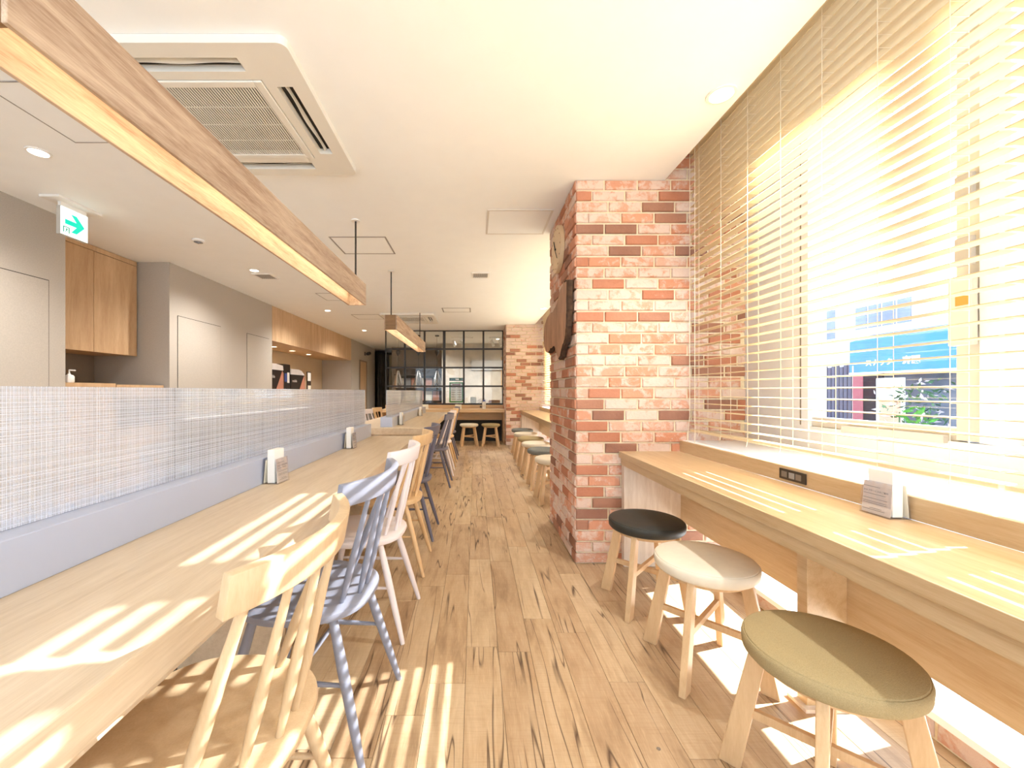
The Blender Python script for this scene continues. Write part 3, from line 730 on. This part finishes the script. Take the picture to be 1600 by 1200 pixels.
hatch('thin-framed ceiling hatch over the flush doors', -2.0, 5.86, 0.45, 'trim_grey', 0.008, 0.43)
hatch('thin-framed ceiling hatch in front of the lit alcove', -1.97, 7.45, 0.48, 'trim_grey', 0.008, 0.45)
hatch('grey-framed ceiling hatch between the far air conditioner and aisle', -0.31, 6.82, 0.44, 'trim_grey', 0.02, 0.32)
def vent(label, cx, cy0, s, rows):
    t = thing('ceiling_vent', label, 'vent', (cx, cy0, CEIL-0.012), 0, 'ceiling vents'); h = s/2
    m = MB().box(-h, -h+.02, -h, h, 0, .0118).box(h-.02, h, -h, h, 0, .0118).box(-h+.02, h-.02, -h, -h+.02, 0, .0118).box(-h+.02, h-.02, h-.02, h, 0, .0118)
    m.build('vent_frame', 'trim_white', t); B(-h+.02, h-.02, -h+.02, h-.02, 0.008, 0.0118).build('vent_backing', 'trim_grey', t)
    for k in range(rows):
        x = -h+.03+(s-.06)*k/(rows-1); B(x-.004, x+.004, -h+.02, h-.02, 0.001, 0.008).build('louvre', 'grey_grille', t)
vent('small square ceiling vent over the aisle', 0.065, 4.75, 0.21, 8); vent('small square ceiling vent over the flush doors', -2.49, 4.80, 0.22, 8)
def downlight(label, x, y, power, mat='lamp_glow', z=CEIL, r=0.045, color=(1, .96, .91), group='recessed downlights', size=1.9):
    t = thing('downlight', label, 'downlight', (x, y, z-0.006), 0, group)
    m = MB(); m.lathe([(r*1.25, 0.0055), (r*1.25, 0.0), (r, -0.001), (r, 0.0055)], 28); m.build('trim_ring', 'trim_white', t, smooth=True)
    m = MB(); m.lathe([(r*0.97, 0.005), (r*0.97, 0.003), (r*.3, 0.0025)], 24); m.build('lens', mat, t)
    if power:
        d = bpy.data.lights.new('bulb', 'SPOT'); d.energy = power; d.spot_size = size; d.spot_blend = 0.9 if size > 2 else 0.6; d.shadow_soft_size = 0.02; d.color = color
        o = bpy.data.objects.new('bulb', d); COL.objects.link(o); o.parent = t; o.location = (0, 0, -0.01)
for y, lab in ((0.05, 'downlight by the left wall behind the viewer'), (2.31, 'downlight nearest the green arrow sign'), (4.57, 'downlight over the flush doors'), (6.85, 'downlight in front of the lit alcove'), (9.1, 'downlight farthest along the left wall')):
    downlight(lab, -2.5, y, 95, size=2.6)
for y, lab in ((-0.2, 'downlight over the window counter behind the viewer'), (1.86, 'large downlight beside the window blind'), (4.3, 'downlight over the far bay, near the pillar'), (6.67, 'downlight over the far bay near the far pillar')):
    downlight(lab, 1.137, y, 60 if y < 3 else 60, r=0.05)
for k, y in enumerate((7.35, 8.1, 8.9)):
    downlight('warm spot under the wooden bulkhead, ' + ('nearest', 'middle', 'farthest')[k], WX-0.42, y, 16, 'lamp_glow_warm', 1.93, 0.05, (1, .78, .5), 'warm spots under the bulkhead')
for x, y, lab in ((-0.3, 10.3, 'added downlight in the back room near the aisle'), (-1.4, 11.0, 'added downlight in the back room over the shelves'), (0.6, 10.6, 'added downlight in the back room by the concrete wall')):
    downlight(lab, x, y, 110, size=2.6)  # lamps added to brighten the back room
sd = thing('smoke_detector', 'round smoke detector on the ceiling over the left passage', 'detector', (-2.51, 3.66, CEIL-0.03))
m = MB(); m.lathe([(.05, .0298), (.052, .018), (.04, .012)], 28); m.build('base', 'trim_white', sd, smooth=True)
for k in range(3):
    m = MB(); r0 = .036-.009*k; m.lathe([(r0, .011-.003*k), (r0, .008-.003*k), (r0-.006, .008-.003*k), (r0-.006, .011-.003*k)], 24); m.build('ring', 'trim_grey', sd)
m = MB(); m.tube([(0, 0, .012), (0, 0, -.004)], .006, 10); m.build('sensor_tip', 'trim_grey', sd)

# exit sign
ex = thing('exit_sign', 'lit white sign with a green arrow hanging from the ceiling', 'sign', (-2.94, 2.96, 2.24))
B(-0.03, -0.001, -.1, .1, 0, .2).build('housing', 'frame_cream', ex); B(-.001, .004, -.098, .098, .002, .198).build('face', 'sign_face', ex)
B(-.09, .05, -.16, .17, .232, .2495).build('mounting_plate', 'trim_white', ex, bevel=.002); B(-.025, -.003, -.095, .095, .2, .232).build('hanger', 'trim_white', ex)
m = MB(); poly = [(-.072, .115), (.012, .115), (-.028, .163), (.012, .163), (.072, .098), (.012, .033), (-.028, .033), (.012, .081), (-.072, .081)]
m.prism(poly, lambda a, b: (.0055, a, b), lambda a, b: (.0042, a, b)); m.build('arrow', 'sign_green_lit', ex)
m = MB(); m.box(.0042, .0055, -.086, -.080, .018, .062).box(.0042, .0055, -.046, -.040, .018, .062).box(.0042, .0055, -.080, -.046, .056, .062)
m.add([(.0055, -.066, .036), (.0055, -.058, .036), (.0055, -.056, .05), (.0055, -.066, .05)], [(0, 1, 2, 3)]); m.tube([(.005, -.062, .037), (.005, -.07, .022)], .002, 5); m.tube([(.005, -.06, .037), (.005, -.052, .028)], .002, 5); m.tube([(.005, -.062, .047), (.005, -.052, .042)], .0017, 5)
m.build('exit_mark', 'sign_green', ex)
# security camera
sc_ = thing('security_camera', 'small dark security camera on the far left wall', 'camera', (WX, 11.9, 2.22))
B(0, .03, -.05, .05, -.05, .05).build('bracket', 'slot_grey', sc_); m = MB(); m.tube([(.03, 0, 0), (.12, 0, .01)], .02, 8); m.build('arm', 'slot_grey', sc_)
m = MB(); m.tube([(.12, .08, .02), (.12, -.1, -.01), (.12, -.13, -.015)], [.05, .05, .04], 16); m.build('body', 'black_metal', sc_, smooth=True)

# ================================================================== LEFT SIDE FURNITURE
cb = thing('wall_cabinet', 'oak wall cabinet with two plain doors in the left recess', 'cabinet', (-3.58, 3.74, 1.494))
B(-.46, -.02, -.53, .53, 0, .94).build('carcass', 'cabinet_oak', cb); B(-.46, 0, -.53, .53, .945, .99).build('filler_strip', 'cabinet_oak', cb)
B(-.018, 0, -.53, .047, -.005, .94).build('door', 'cabinet_oak', cb, bevel=.0015); B(-.018, 0, .051, .53, -.005, .94).build('door', 'cabinet_oak', cb, bevel=.0015)
un = thing('service_unit', 'low oak service unit under the wall cabinet', 'cabinet', (-3.3, 3.745, 0))
B(-.7, -.02, -.53, .53, 0, 1.12).build('carcass', 'cabinet_oak', un)
B(-.02, 0, -.53, -.07, .0, 1.12).build('door', 'cabinet_oak', un, bevel=.002); B(-.02, 0, -.066, .53, .0, .78).build('door', 'cabinet_oak', un, bevel=.002)
B(-.02, 0, -.066, -.04, .78, 1.12).box(-.02, 0, -.066, .53, 1.05, 1.12).build('niche_frame', 'cabinet_oak', un)
B(-.7, 0, -.53, -.04, 1.12, 1.19).build('upper_rail', 'cabinet_oak', un); B(-.7, 0, -.03, .53, 1.12, 1.18).build('upper_rail', 'cabinet_oak', un)
mw = thing('appliance', 'dark box appliance set in the service unit, seen through the screen', 'appliance', (-3.32, 3.99, .785))
B(0, .035, -.25, .27, 0, .255).build('front', 'black_plastic', mw, bevel=.004); B(.035, .05, .2, .215, .05, .2).build('handle', 'slot_grey', mw)
sp = thing('soap_pump', 'white soap pump bottle on the service unit', 'bottle', (-3.36, 3.34, 1.19))
m = MB(); m.lathe([(.028, 0), (.032, .006), (.032, .05), (.024, .062), (.01, .066), (.01, .075)], 20); m.build('bottle', 'paper', sp, smooth=True)
m = MB(); m.tube([(0, 0, .07), (0, 0, .105)], .005, 8); m.tube([(0, 0, .103), (.05, .0, .1)], .006, 8); m.build('pump_head', 'paper', sp, smooth=True)
# alcove bench with machines
bn = thing('alcove_counter', 'wooden side counter inside the lit alcove', 'counter', (-3.62, 8.5, 0))
B(-.39, .0, -2.0, 2.05, .84, .88).build('worktop', 'cabinet_oak', bn); B(-.39, -.02, -1.98, 2.03, .0, .84).build('base', 'cabinet_oak', bn)
def machine(label, y0, y1, zt, txt, slope):
    w = y1-y0; t = thing('drink_machine', label, 'machine', (-3.64, y0, .88)); h = zt-.88
    B(-.34, 0, 0, w, 0, h-.11).build('body', 'black_plastic', t, bevel=.004)
    m = MB(); m.prism([(0, h-.11), (w, h-.11), (w-slope, h-.02), (w*.55, h), (0, h)], lambda a, b: (.004, a, b), lambda a, b: (-.34, a, b)); m.build('white_cap', 'machine_white', t)
    m = MB(); m.prism([(w*.3, 0), (w, 0), (w, h-.16), (w*.93, h-.12)], lambda a, b: (.006, a, b), lambda a, b: (.0, a, b)); m.build('copper_panel', 'copper_panel', t)
    text_obj('lettering', txt, 'machine_white', .075, (.002, .06, h-.26), (0, 1, 0), (0, 0, 1), t, bold=.001)
machine('black machine with white cap and copper wedge, nearer in the alcove', 7.02, 7.66, 1.62, 'n.mobile', 0.02)
machine('black machine with sloped white cap, farther in the alcove', 7.98, 8.62, 1.56, 'mobile', 0.16)
dp = thing('dispenser_tower', 'tall dark dispenser between the two alcove machines', 'dispenser', (-3.64, 7.68, .88))
B(-.3, 0, 0, .27, 0, .76).build('body', 'black_plastic', dp, bevel=.006); B(0, .003, .14, .23, .40, .60).build('label_card', 'paper', dp); B(0, .003, .03, .12, .42, .58).build('label_panel', 'label_blue', dp); B(0, .02, .1, .13, .05, .3).build('lever', 'chrome', dp)
sg = thing('counter_sign', 'small framed notice at the end of the alcove counter', 'sign', (-3.62, 8.72, .88))
B(-.02, -.005, 0, .2, .0, .66).build('backing', 'black_plastic', sg); B(-.005, 0, .02, .18, .46, .64).build('notice', 'paper', sg); B(-.005, 0, .03, .18, .14, .36).build('notice', 'paper_cream', sg)

# ================================================================== CARD HOLDERS
def holder(label, x, y, z, rz, full=True):
    t = thing('card_holder', label, 'card holder', (x, y, z), rz, 'clear card holders'); w = .047
    m = MB(); m.hexa([(.031, -w, 0), (.034, -w, 0), (.034, w, 0), (.031, w, 0)], [(.022, -w, .105), (.025, -w, .105), (.025, w, .105), (.022, w, .105)]); m.build('front_panel', 'clear_acrylic', t)
    m = MB(); m.hexa([(-.034, -w, 0), (-.031, -w, 0), (-.031, w, 0), (-.034, w, 0)], [(-.025, -w, .105), (-.022, -w, .105), (-.022, w, .105), (-.025, w, .105)]); m.build('back_panel', 'clear_acrylic', t)
    B(-.034, .034, -w, w, 0, .002).build('base_plate', 'clear_acrylic', t)
    c0 = Vector((.0295, 0, .004)); up = Vector((-.009, 0, .105)).normalized(); nn = Vector((up.z, 0, -up.x))
    m = MB(); q = [c0+Vector((0, s, 0))+up*h for s, h in ((-w+.003, 0), (w-.003, 0), (w-.003, .1), (-w+.003, .1))]
    m.hexa([p-nn*.001 for p in q], q); m.build('card', 'paper', t)
    B(-.018, .014, -.038, .038, .003, .142).build('napkin_stack', 'paper', t, bevel=.002)
    m = MB(); m.hexa([(-.0305, -w+.003, .003), (-.0295, -w+.003, .003), (-.0295, w-.003, .003), (-.0305, w-.003, .003)], [(-.0215, -w+.003, .1), (-.0205, -w+.003, .1), (-.0205, w-.003, .1), (-.0215, w-.003, .1)]); m.build('back_card', 'paper_cream', t)
    base = c0+nn*.0045
    if full:
        text_obj('lettering', 'セルフサービスのご案内', 'ink', .0068, base+Vector((0, -.038, 0))+up*.068, (0, 1, 0), up, t, extrude=.0001)
    m = MB()
    for h, a, b in ((.083, -.038, .012), (.06, -.038, .03), (.046, -.038, .036), (.036, -.038, .034), (.031, -.038, .036), (.016, -.016, .02), (.011, -.038, .03)):
        p = [base+Vector((0, s, 0))+up*(h+d) for s, d in ((a, 0), (b, 0), (b, .0011), (a, .0011))]; m.add(p, [(0, 1, 2, 3)])
    pl = m.build('print_lines', 'ink', t); pl['kind'] = 'stuff'
holder('clear holder with printed card on the near window counter', 1.288, 1.268, .73, math.pi+.03)
holder('nearest clear card holder on the foreground table', -.852, 1.73, .73, -.05)
holder('second clear card holder near the end of the foreground table', -.852, 2.76, .73, .04, False)
holder('first clear card holder on the farther table', -.852, 4.68, .73, 0, False)
holder('second clear card holder on the farther table', -.852, 6.3, .73, 0, False)
holder('card holder behind the hatched screen near the viewer', -1.058, 1.88, .73, math.pi, False)
holder('card holder behind the far end of the hatched screen', -1.058, 2.9, .73, math.pi, False)

# ================================================================== PILLAR DECOR
sl = thing('wood_slab', 'live-edge walnut slab hung on the brick pillar', 'wall decor', (0.60, 3.0, 1.3))
outl = [(2.635, 1.845), (2.72, 1.865), (2.86, 1.83), (2.93, 1.77), (3.12, 1.735), (3.24, 1.74), (3.40, 1.725), (3.50, 1.68), (3.54, 1.58), (3.50, 1.50), (3.42, 1.45), (3.30, 1.43), (3.22, 1.455), (3.10, 1.46), (3.02, 1.44), (2.96, 1.38), (2.90, 1.345), (2.84, 1.36), (2.78, 1.42), (2.70, 1.46), (2.655, 1.55), (2.64, 1.66)]
cen = (3.02, 1.60); rs = random.Random(3)
fine = []
for i in range(len(outl)):
    a, b = outl[i], outl[(i+1) % len(outl)]
    for k in range(3):
        u = k/3; fine.append((a[0]+(b[0]-a[0])*u+rs.uniform(-.006, .006), a[1]+(b[1]-a[1])*u+rs.uniform(-.006, .006)))
inn = [(cen[0]+(p[0]-cen[0])*.965, cen[1]+(p[1]-cen[1])*.965) for p in fine]
n = len(fine); L = lambda p, x: (x, p[0]-3.0, p[1]-1.3)
m = MB(); m.add([L(p, 0.0) for p in inn]+[L(p, .040) for p in inn], [tuple(range(n)), tuple(reversed(range(n, 2*n)))] + [(i, i+n, (i+1) % n+n, (i+1) % n) for i in range(n)]); m.build('slab', 'walnut', sl)
m = MB(); f2 = []
vs_ = [L(p, .001) for p in inn]+[L(p, .012) for p in fine]+[L(p, .041) for p in fine]
for i in range(n):
    j = (i+1) % n; f2 += [(i, i+n, j+n, j), (i+n, i+2*n, j+2*n, j+n)]
m.add(vs_, f2); m.build('bark_edge', 'bark', sl)
ck = thing('wall_clock', 'round pale wood clock on the brick pillar above the slab', 'clock', (0.648, 3.08, 2.20))
Rc = .175
def disc(name, r, x0, x1, mat, par, ny=0, nz=0, nn=48):
    m = MB(); m.prism([(r*math.cos(2*math.pi*k/nn)+ny, r*math.sin(2*math.pi*k/nn)+nz) for k in range(nn)], lambda a, b: (x0, a, b), lambda a, b: (x1, a, b)); return m.build(name, mat, par, bevel=.002 if r > .1 else 0)
disc('face', Rc, -.03, 0, 'clock_wood', ck); disc('pin', .008, -.04, -.03, 'black_metal', ck, nn=12)
for k in range(12):
    a = k*math.pi/6; disc('hour_mark', .006, -.032, -.03, 'walnut', ck, math.cos(a)*.15, math.sin(a)*.15, 10)
m = MB(); m.tube([(-.036, 0, 0), (-.036, .05, .075)], .004, 6); m.build('hour_hand', 'black_metal', ck)
m = MB(); m.tube([(-.038, .01, .01), (-.038, -.08, -.09)], .003, 6); m.build('minute_hand', 'black_metal', ck)

# ================================================================== GLASS PARTITION AND BACK ROOM
gp = thing('glass_partition', 'black-framed grid glass partition at the far end', 'partition', (0, 9.1, .81))
gx0, gx1, gz1 = -2.02, 0.635, 1.675
vx = [gx0+(gx1-gx0)*k/6 for k in range(7)]; hz = [gz1*k/4 for k in range(5)]
for k, x in enumerate(vx):
    w = .03 if k == 3 else .02
    B(max(x-w, gx0), min(x+w, gx1), -.025, .025, 0, gz1).build('mullion', 'black_metal', gp)
for k, z in enumerate(hz):
    w = .035 if k == 0 else .018
    for i in range(6): B(vx[i]+.02, vx[i+1]-.02, -.02, .02, max(z-w, 0), min(z+w, gz1)).build('crossbar', 'black_metal', gp)
for i in range(6):
    for j in range(4): B(vx[i]+.02, vx[i+1]-.02, -.003, .003, hz[j]+.018, hz[j+1]-.018).build('pane', 'partition_glass', gp)
struct('wall_far', B(-.95, 1.4, 11.6, 11.75, 0, CEIL), 'concrete', 'bare concrete wall of the back room')
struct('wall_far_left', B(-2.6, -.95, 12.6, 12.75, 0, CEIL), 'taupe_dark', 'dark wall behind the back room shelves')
pk = thing('wall_frame', 'pale rectangular frame on the concrete back wall', 'frame', (.75, 11.6, 1.2))
for a in ((0, .04, 0, .9), (.6, .64, 0, .9), (.04, .6, 0, .04), (.04, .6, .86, .9)): B(a[0], a[1], -.03, 0, a[2], a[3]).build('frame_bar', 'cabinet_oak', pk)
pnl = tag(B(-.1, 1.0, 11.55, 11.6, 1.72, 2.0).build('wall_panel', 'grey_grille', bevel=.004), 'pale grey panel high on the concrete back wall', 'panel')
for k, x in enumerate((-1.885, -1.385, -.93)):
    t = thing('pendant_lamp', 'silver cone pendant behind the partition, ' + ('leftmost', 'middle', 'rightmost')[k], 'pendant light', (x, 9.9, 1.2), 0, 'silver cone pendants')
    m = MB(); m.lathe([(.145, 0), (.14, .03), (.105, .16), (.075, .27), (.045, .35), (.03, .41), (.012, .42)], 32); m.build('shade', 'chrome', t, smooth=True)
    m = MB(); m.tube([(0, 0, .41), (0, 0, CEIL-1.2)], .004, 6); m.build('cord', 'black_metal', t)
    m = MB(); m.lathe([(.004, .77), (.055, .86), (.055, .89), (.004, .97)], 16); m.build('counterweight', 'black_metal', t, smooth=True)
    m = MB(); m.lathe([(.05, CEIL-1.2-.03), (.05, CEIL-1.2-.001)], 20); m.build('canopy', 'black_metal', t)
    m = MB(); m.lathe([(.03, .02), (.035, .05), (.02, .1)], 16); m.build('bulb', 'lamp_glow_warm', t)
for k, (x, nn) in enumerate(((-.35, 2), (.62, 3))):
    t = thing('track_light', ('short white track with two spotlights behind the partition', 'white track with three spotlights near the far pillar')[k], 'track light', (x, 10.2, CEIL-.03))
    B(-.25, .3, -.015, .015, 0, .0295).build('track', 'trim_white', t)
    for q in range(nn):
        xx = -.18+.2*q; m = MB(); m.tube([(xx, 0, 0), (xx, 0, -.08)], .008, 8); m.tube([(xx-.02, .02, -.06), (xx+.03, -.04, -.2)], [.035, .04], 14); m.build('spotlight', 'trim_white', t, smooth=True)
shf = thing('magazine_shelf', 'dark magazine shelf in the back room', 'shelf', (-2.3, 12.3, 0))
B(-.15, 1.25, .2, .29, 0, 1.8).build('back_board', 'shelf_dark', shf)
for z in (.4, .8, 1.2, 1.6): B(-.15, 1.25, -.05, .2, z, z+.03).build('shelf_board', 'shelf_dark', shf)
cl = ['paper_cream', 'copper_panel', 'grey_grille', 'paper_cream', 'trim_grey', 'copper_panel']
for z in (1.23, .83):
    for q in range(6):
        nmg = tag(B(-.1, .1, 0, .01, 0, .29).build('magazine', cl[(q+int(z*3)) % 6], None, (-2.3+.0+.22*q, 12.42, z), (-.15, 0, 0)), 'magazine %s from the left on the %s visible shelf board' % (('first', 'second', 'third', 'fourth', 'fifth', 'sixth')[q], 'upper' if z > 1 else 'lower'), 'magazine', 'magazines on the dark shelf')
for k, x in enumerate((-2.66, -3.03)):
    m = MB(); N = 14; pts = [(x+.1*math.sin(i)*.2+(i/N-.5)*.3, 13.2+.03*math.sin(i*1.9)) for i in range(N+1)]
    vs_ = [(p[0], p[1]+d, z) for d in (0, .01) for z in (0.02, 2.3) for p in pts]; q = N+1; fs_ = []
    for i in range(N): fs_ += [(i, i+1, q+i+1, q+i), (2*q+i, 3*q+i, 3*q+i+1, 2*q+i+1)]
    m.add(vs_, fs_); tag(m.build('curtain', 'curtain_dark' if k else 'fabric_olive'), ('olive curtain at the end of the left passage', 'dark curtain at the end of the left passage')[k], 'curtain')
ps = thing('poster', 'green-bordered printed poster on the glass partition', 'poster', (-.42, 9.14, .86))
B(-.16, .16, 0, .006, 0, .46).build('sheet', 'poster_green', ps); B(-.13, .13, -.004, 0, .03, .43).build('printed_area', 'paper', ps)
m = MB()
for k in range(0, 12, 2): m.box(-.11, -.015, -.0055, -.004, .07+.026*k, .078+.026*k).box(.015, .11, -.0055, -.004, .07+.026*k, .078+.026*k)
pl = m.build('print_lines', 'ink', ps); pl['kind'] = 'stuff'
B(-.09, .09, -.0055, -.004, .395, .415).build('title_bar', 'red_cloth', ps); B(-.16, .17, 0, .006, .49, .56).build('header_board', 'leaf_dark', ps); B(-.02, .06, -.004, 0, .51, .54).build('header_mark', 'paper', ps)
# things on the ledge behind the glass and on the far counter
led = tag(B(-2.0, .63, 9.16, 9.55, .74, .78).build('ledge_board', 'far_oak'), 'wooden ledge behind the glass partition', 'ledge')
tag(B(0, .13, 0, .02, 0, .2).build('menu_card', 'paper', None, (-.1, 9.3, .78), bevel=.002), 'blank pale menu card on the ledge behind the glass', 'card')
tag(MB().box(0, .34, 0, .15, 0, .04).box(.02, .32, .02, .13, .04, .06).build('tray', 'label_orange', None, (-.9, 9.3, .78), bevel=.003), 'low orange tray on the ledge behind the glass', 'tray')
dm = thing('cake_dome', 'clear dome on a dark base behind the glass', 'dome', (.18, 9.34, .78)); m = MB(); m.lathe([(.14, 0), (.14, .02), (.12, .024)], 28); m.build('base', 'black_plastic', dm); m = MB(); m.lathe([(.13, .024), (.128, .09), (.1, .14), (.05, .165), (.012, .17), (.012, .19)], 28); m.build('dome', 'clear_acrylic', dm, smooth=True)
bxs = thing('wooden_box', 'small wooden box with a grey lid behind the glass', 'box', (.45, 9.32, .78)); B(-.12, .12, 0, .12, 0, .07).build('box_body', 'cabinet_oak', bxs); B(-.13, .13, -.01, .13, .07, .13).build('lid', 'walnut', bxs)
bt = thing('dispenser_bottle', 'white bottle with blue cap on the far counter', 'bottle', (.2, 8.8, .73)); m = MB(); m.lathe([(.036, 0), (.04, .01), (.04, .13), (.025, .155), (.02, .16)], 24); m.build('bottle', 'paper', bt, smooth=True); m = MB(); m.lathe([(.022, .16), (.026, .165), (.026, .19), (.015, .2)], 20); m.build('cap', 'label_blue', bt, smooth=True); m = MB(); m.lathe([(.0405, .04), (.0405, .1)], 24); m.build('label_band', 'paper_cream', bt)
for k, x in enumerate((-1.08, -.36)):
    t = thing('menu_stand', ('left', 'right')[k] + ' cream folded menu stand on the far counter', 'menu', (x, 8.75, .73), 0, 'menu stands on the far counter'); m = MB(); m.hexa([(-.07, -.03, 0), (.07, -.03, 0), (.07, -.027, 0), (-.07, -.027, 0)], [(-.07, -.002, .1), (.07, -.002, .1), (.07, 0, .1), (-.07, 0, .1)]); m.build('front_leaf', 'paper_cream', t); m = MB(); m.hexa([(-.07, .027, 0), (.07, .027, 0), (.07, .03, 0), (-.07, .03, 0)], [(-.07, 0, .1), (.07, 0, .1), (.07, .002, .1), (-.07, .002, .1)]); m.build('rear_leaf', 'paper_cream', t)
tag(MB().lathe([(.006, 0), (.0065, .0008), (.004, .0012)], 8).build('floor_scrap', 'slot_grey', None, (.575, 1.262, 0.0001)), 'tiny grey scrap lying on the aisle floor', 'scrap')

# ================================================================== OUTSIDE
gr = B(2.2, 40, -30, 50, -.5, -.32).build('ground', 'asphalt'); tag(gr, 'pale street outside the window', None, None, 'structure')
hb = thing('white_building', 'white building with a blue awning across the street', 'building', (10.6, 10, -.32))
B(0, 5, -16, 12, 0, 5.2).build('facade', 'facade_white', hb)
def out_win(y0, y1, z0, z1, mull):
    w = B(-.06, 0, y0, y1, z0+.32, z1+.32).build('window_frame', 'facade_white', hb); n_ = mull
    for k in range(n_):
        a = y0+.05+(y1-y0-.05)*k/n_; b_ = y0+(y1-y0-.05)*(k+1)/n_
        B(-.08, -.06, a, b_, z0+.37, z1+.27).build('pane', 'facade_glass', w)
Yp = lambda px, X: 630*X/(px-742)
out_win(Yp(1312, 10.6)-10, Yp(1266, 10.6)-10, 2.6, 3.6, 2); out_win(Yp(1432, 10.6)-10, Yp(1338, 10.6)-10, 2.75, 3.45, 4); out_win(-6.5, -3.2, 2.7, 3.6, 3)
dd = B(-.05, 0, Yp(1382, 10.6)-10, Yp(1350, 10.6)-10, .32, 1.9).build('entrance_door', 'door_dark', hb); B(-.09, -.05, Yp(1382, 10.6)-9.9, Yp(1382, 10.6)-9.85, .9, 1.3).build('door_pull', 'chrome', dd)
B(-.07, 0, -6.6, -3.0, .4, 1.75).build('shop_window', 'door_dark', hb); B(-.03, 0, -2.9, Yp(1384, 10.6)-10, .0, 1.85).build('shopfront_panel', 'shopfront_grey', hb)
aw = thing('blue_awning', 'blue shop awning with white lettering across the street', 'awning', (9.99, 0, 0))
ya, yb_ = Yp(1600, 10)-2.4, Yp(1328, 10)
m = MB(); m.hexa([(0, ya, 1.60), (.6, ya, 1.60), (.6, yb_, 1.60), (0, yb_, 1.60)], [(0, ya, 2.42), (.6, ya, 2.62), (.6, yb_, 2.62), (0, yb_, 2.42)]); m.build('canvas', 'awning_blue', aw)
B(-.01, 0, ya, yb_, 1.56, 1.60).build('valance_rail', 'facade_white', aw)
text_obj('lettering', 'スナック', 'paper', .17, (-.006, Yp(1353, 10), 1.77), (0, -1, 0), (0, 0, 1), aw, bold=.004)
text_obj('lettering', '京園', 'paper', .19, (-.006, Yp(1411, 10), 1.77), (0, -1, 0), (0, 0, 1), aw, bold=.008)
fn = thing('picket_fence', 'grey slatted fence beside the blue awning across the street', 'fence', (10.1, 0, -.32))
y = Yp(1330, 10.1); k = 0
while y < Yp(1266, 10.1):
    B(0, .03, y, y+.10, 0, 2.15+.05*math.sin(k*2.1)).build('fence_slat', 'fence_grey', fn); y += .125; k += 1
B(.03, .07, Yp(1330, 10.1), Yp(1266, 10.1), .5, .6).box(.03, .07, Yp(1330, 10.1), Yp(1266, 10.1), 1.7, 1.8).build('fence_rail', 'fence_grey', fn)
def plant(label, X, px, z0, hgt, wid, mats, seed):
    rs = random.Random(seed); Yc = Yp(px, X)
    t = thing('potted_plant', label, 'plant', (X, Yc, z0)); m = MB(); m.lathe([(.12, 0), (.16, .28), (.14, .28), (.13, .24)], 14); m.build('pot', 'slot_grey', t)
    m = MB(); m.tube([(0, 0, .2), (.02, 0, .28+hgt*.6)], .012, 6); m.build('stem', 'leaf_dark', t)
    for mi, mt in enumerate(mats):
        m = MB()
        for q in range(90 if mi == 0 else 40):
            c = Vector((rs.gauss(0, wid*.4), rs.gauss(0, wid*.5), .28+rs.random()*hgt)); a = Vector((rs.uniform(-1, 1), rs.uniform(-1, 1), rs.uniform(-.4, 1))).normalized()*rs.uniform(.05, .1); b_ = a.cross(Vector((rs.random(), rs.random(), rs.random()))).normalized()*.025
            m.add([c-a, c+b_, c+a, c-b_], [(0, 1, 2, 3)])
        o = m.build('foliage' if mi == 0 else 'blossom', mt, t); o['kind'] = 'stuff'
plant('flowering shrub in front of the shop across the street', 8.2, 1404, -.32, 1.25, .3, ('leaf_dark', 'petal_white'), 1)
plant('bright green plant in front of the shop across the street', 7.3, 1428, -.32, .9, .2, ('leaf_green',), 2)
plant('second flowering shrub nearer the window mullion outside', 9.3, 1452, -.32, 1.4, .32, ('leaf_dark', 'petal_white'), 3)
sb = thing('sandwich_board', 'white standing sign in front of the shop across the street', 'sign', (9.85, Yp(1392, 9.85), -.32)); B(-.03, 0, -.32, .32, 0.1, 1.75).build('board', 'paper', sb); B(-.034, -.03, -.25, .25, .6, 1.2).build('printed_area', 'copper_panel', sb)
B(0, .3, -.02, .02, 0, .1).box(-.03, 0, -.32, -.28, 0, .1).box(-.03, 0, .28, .32, 0, .1).build('feet', 'slot_grey', sb)
fl = thing('red_banner', 'red banner hanging beside the shop door across the street', 'banner', (9.9, Yp(1340, 9.9), -.32)); B(0, .012, -.14, .14, .5, 1.85).build('cloth', 'red_cloth', fl); m = MB(); m.tube([(.02, .15, 0), (.02, .15, 2.1)], .012, 8); m.build('pole', 'trim_white', fl)
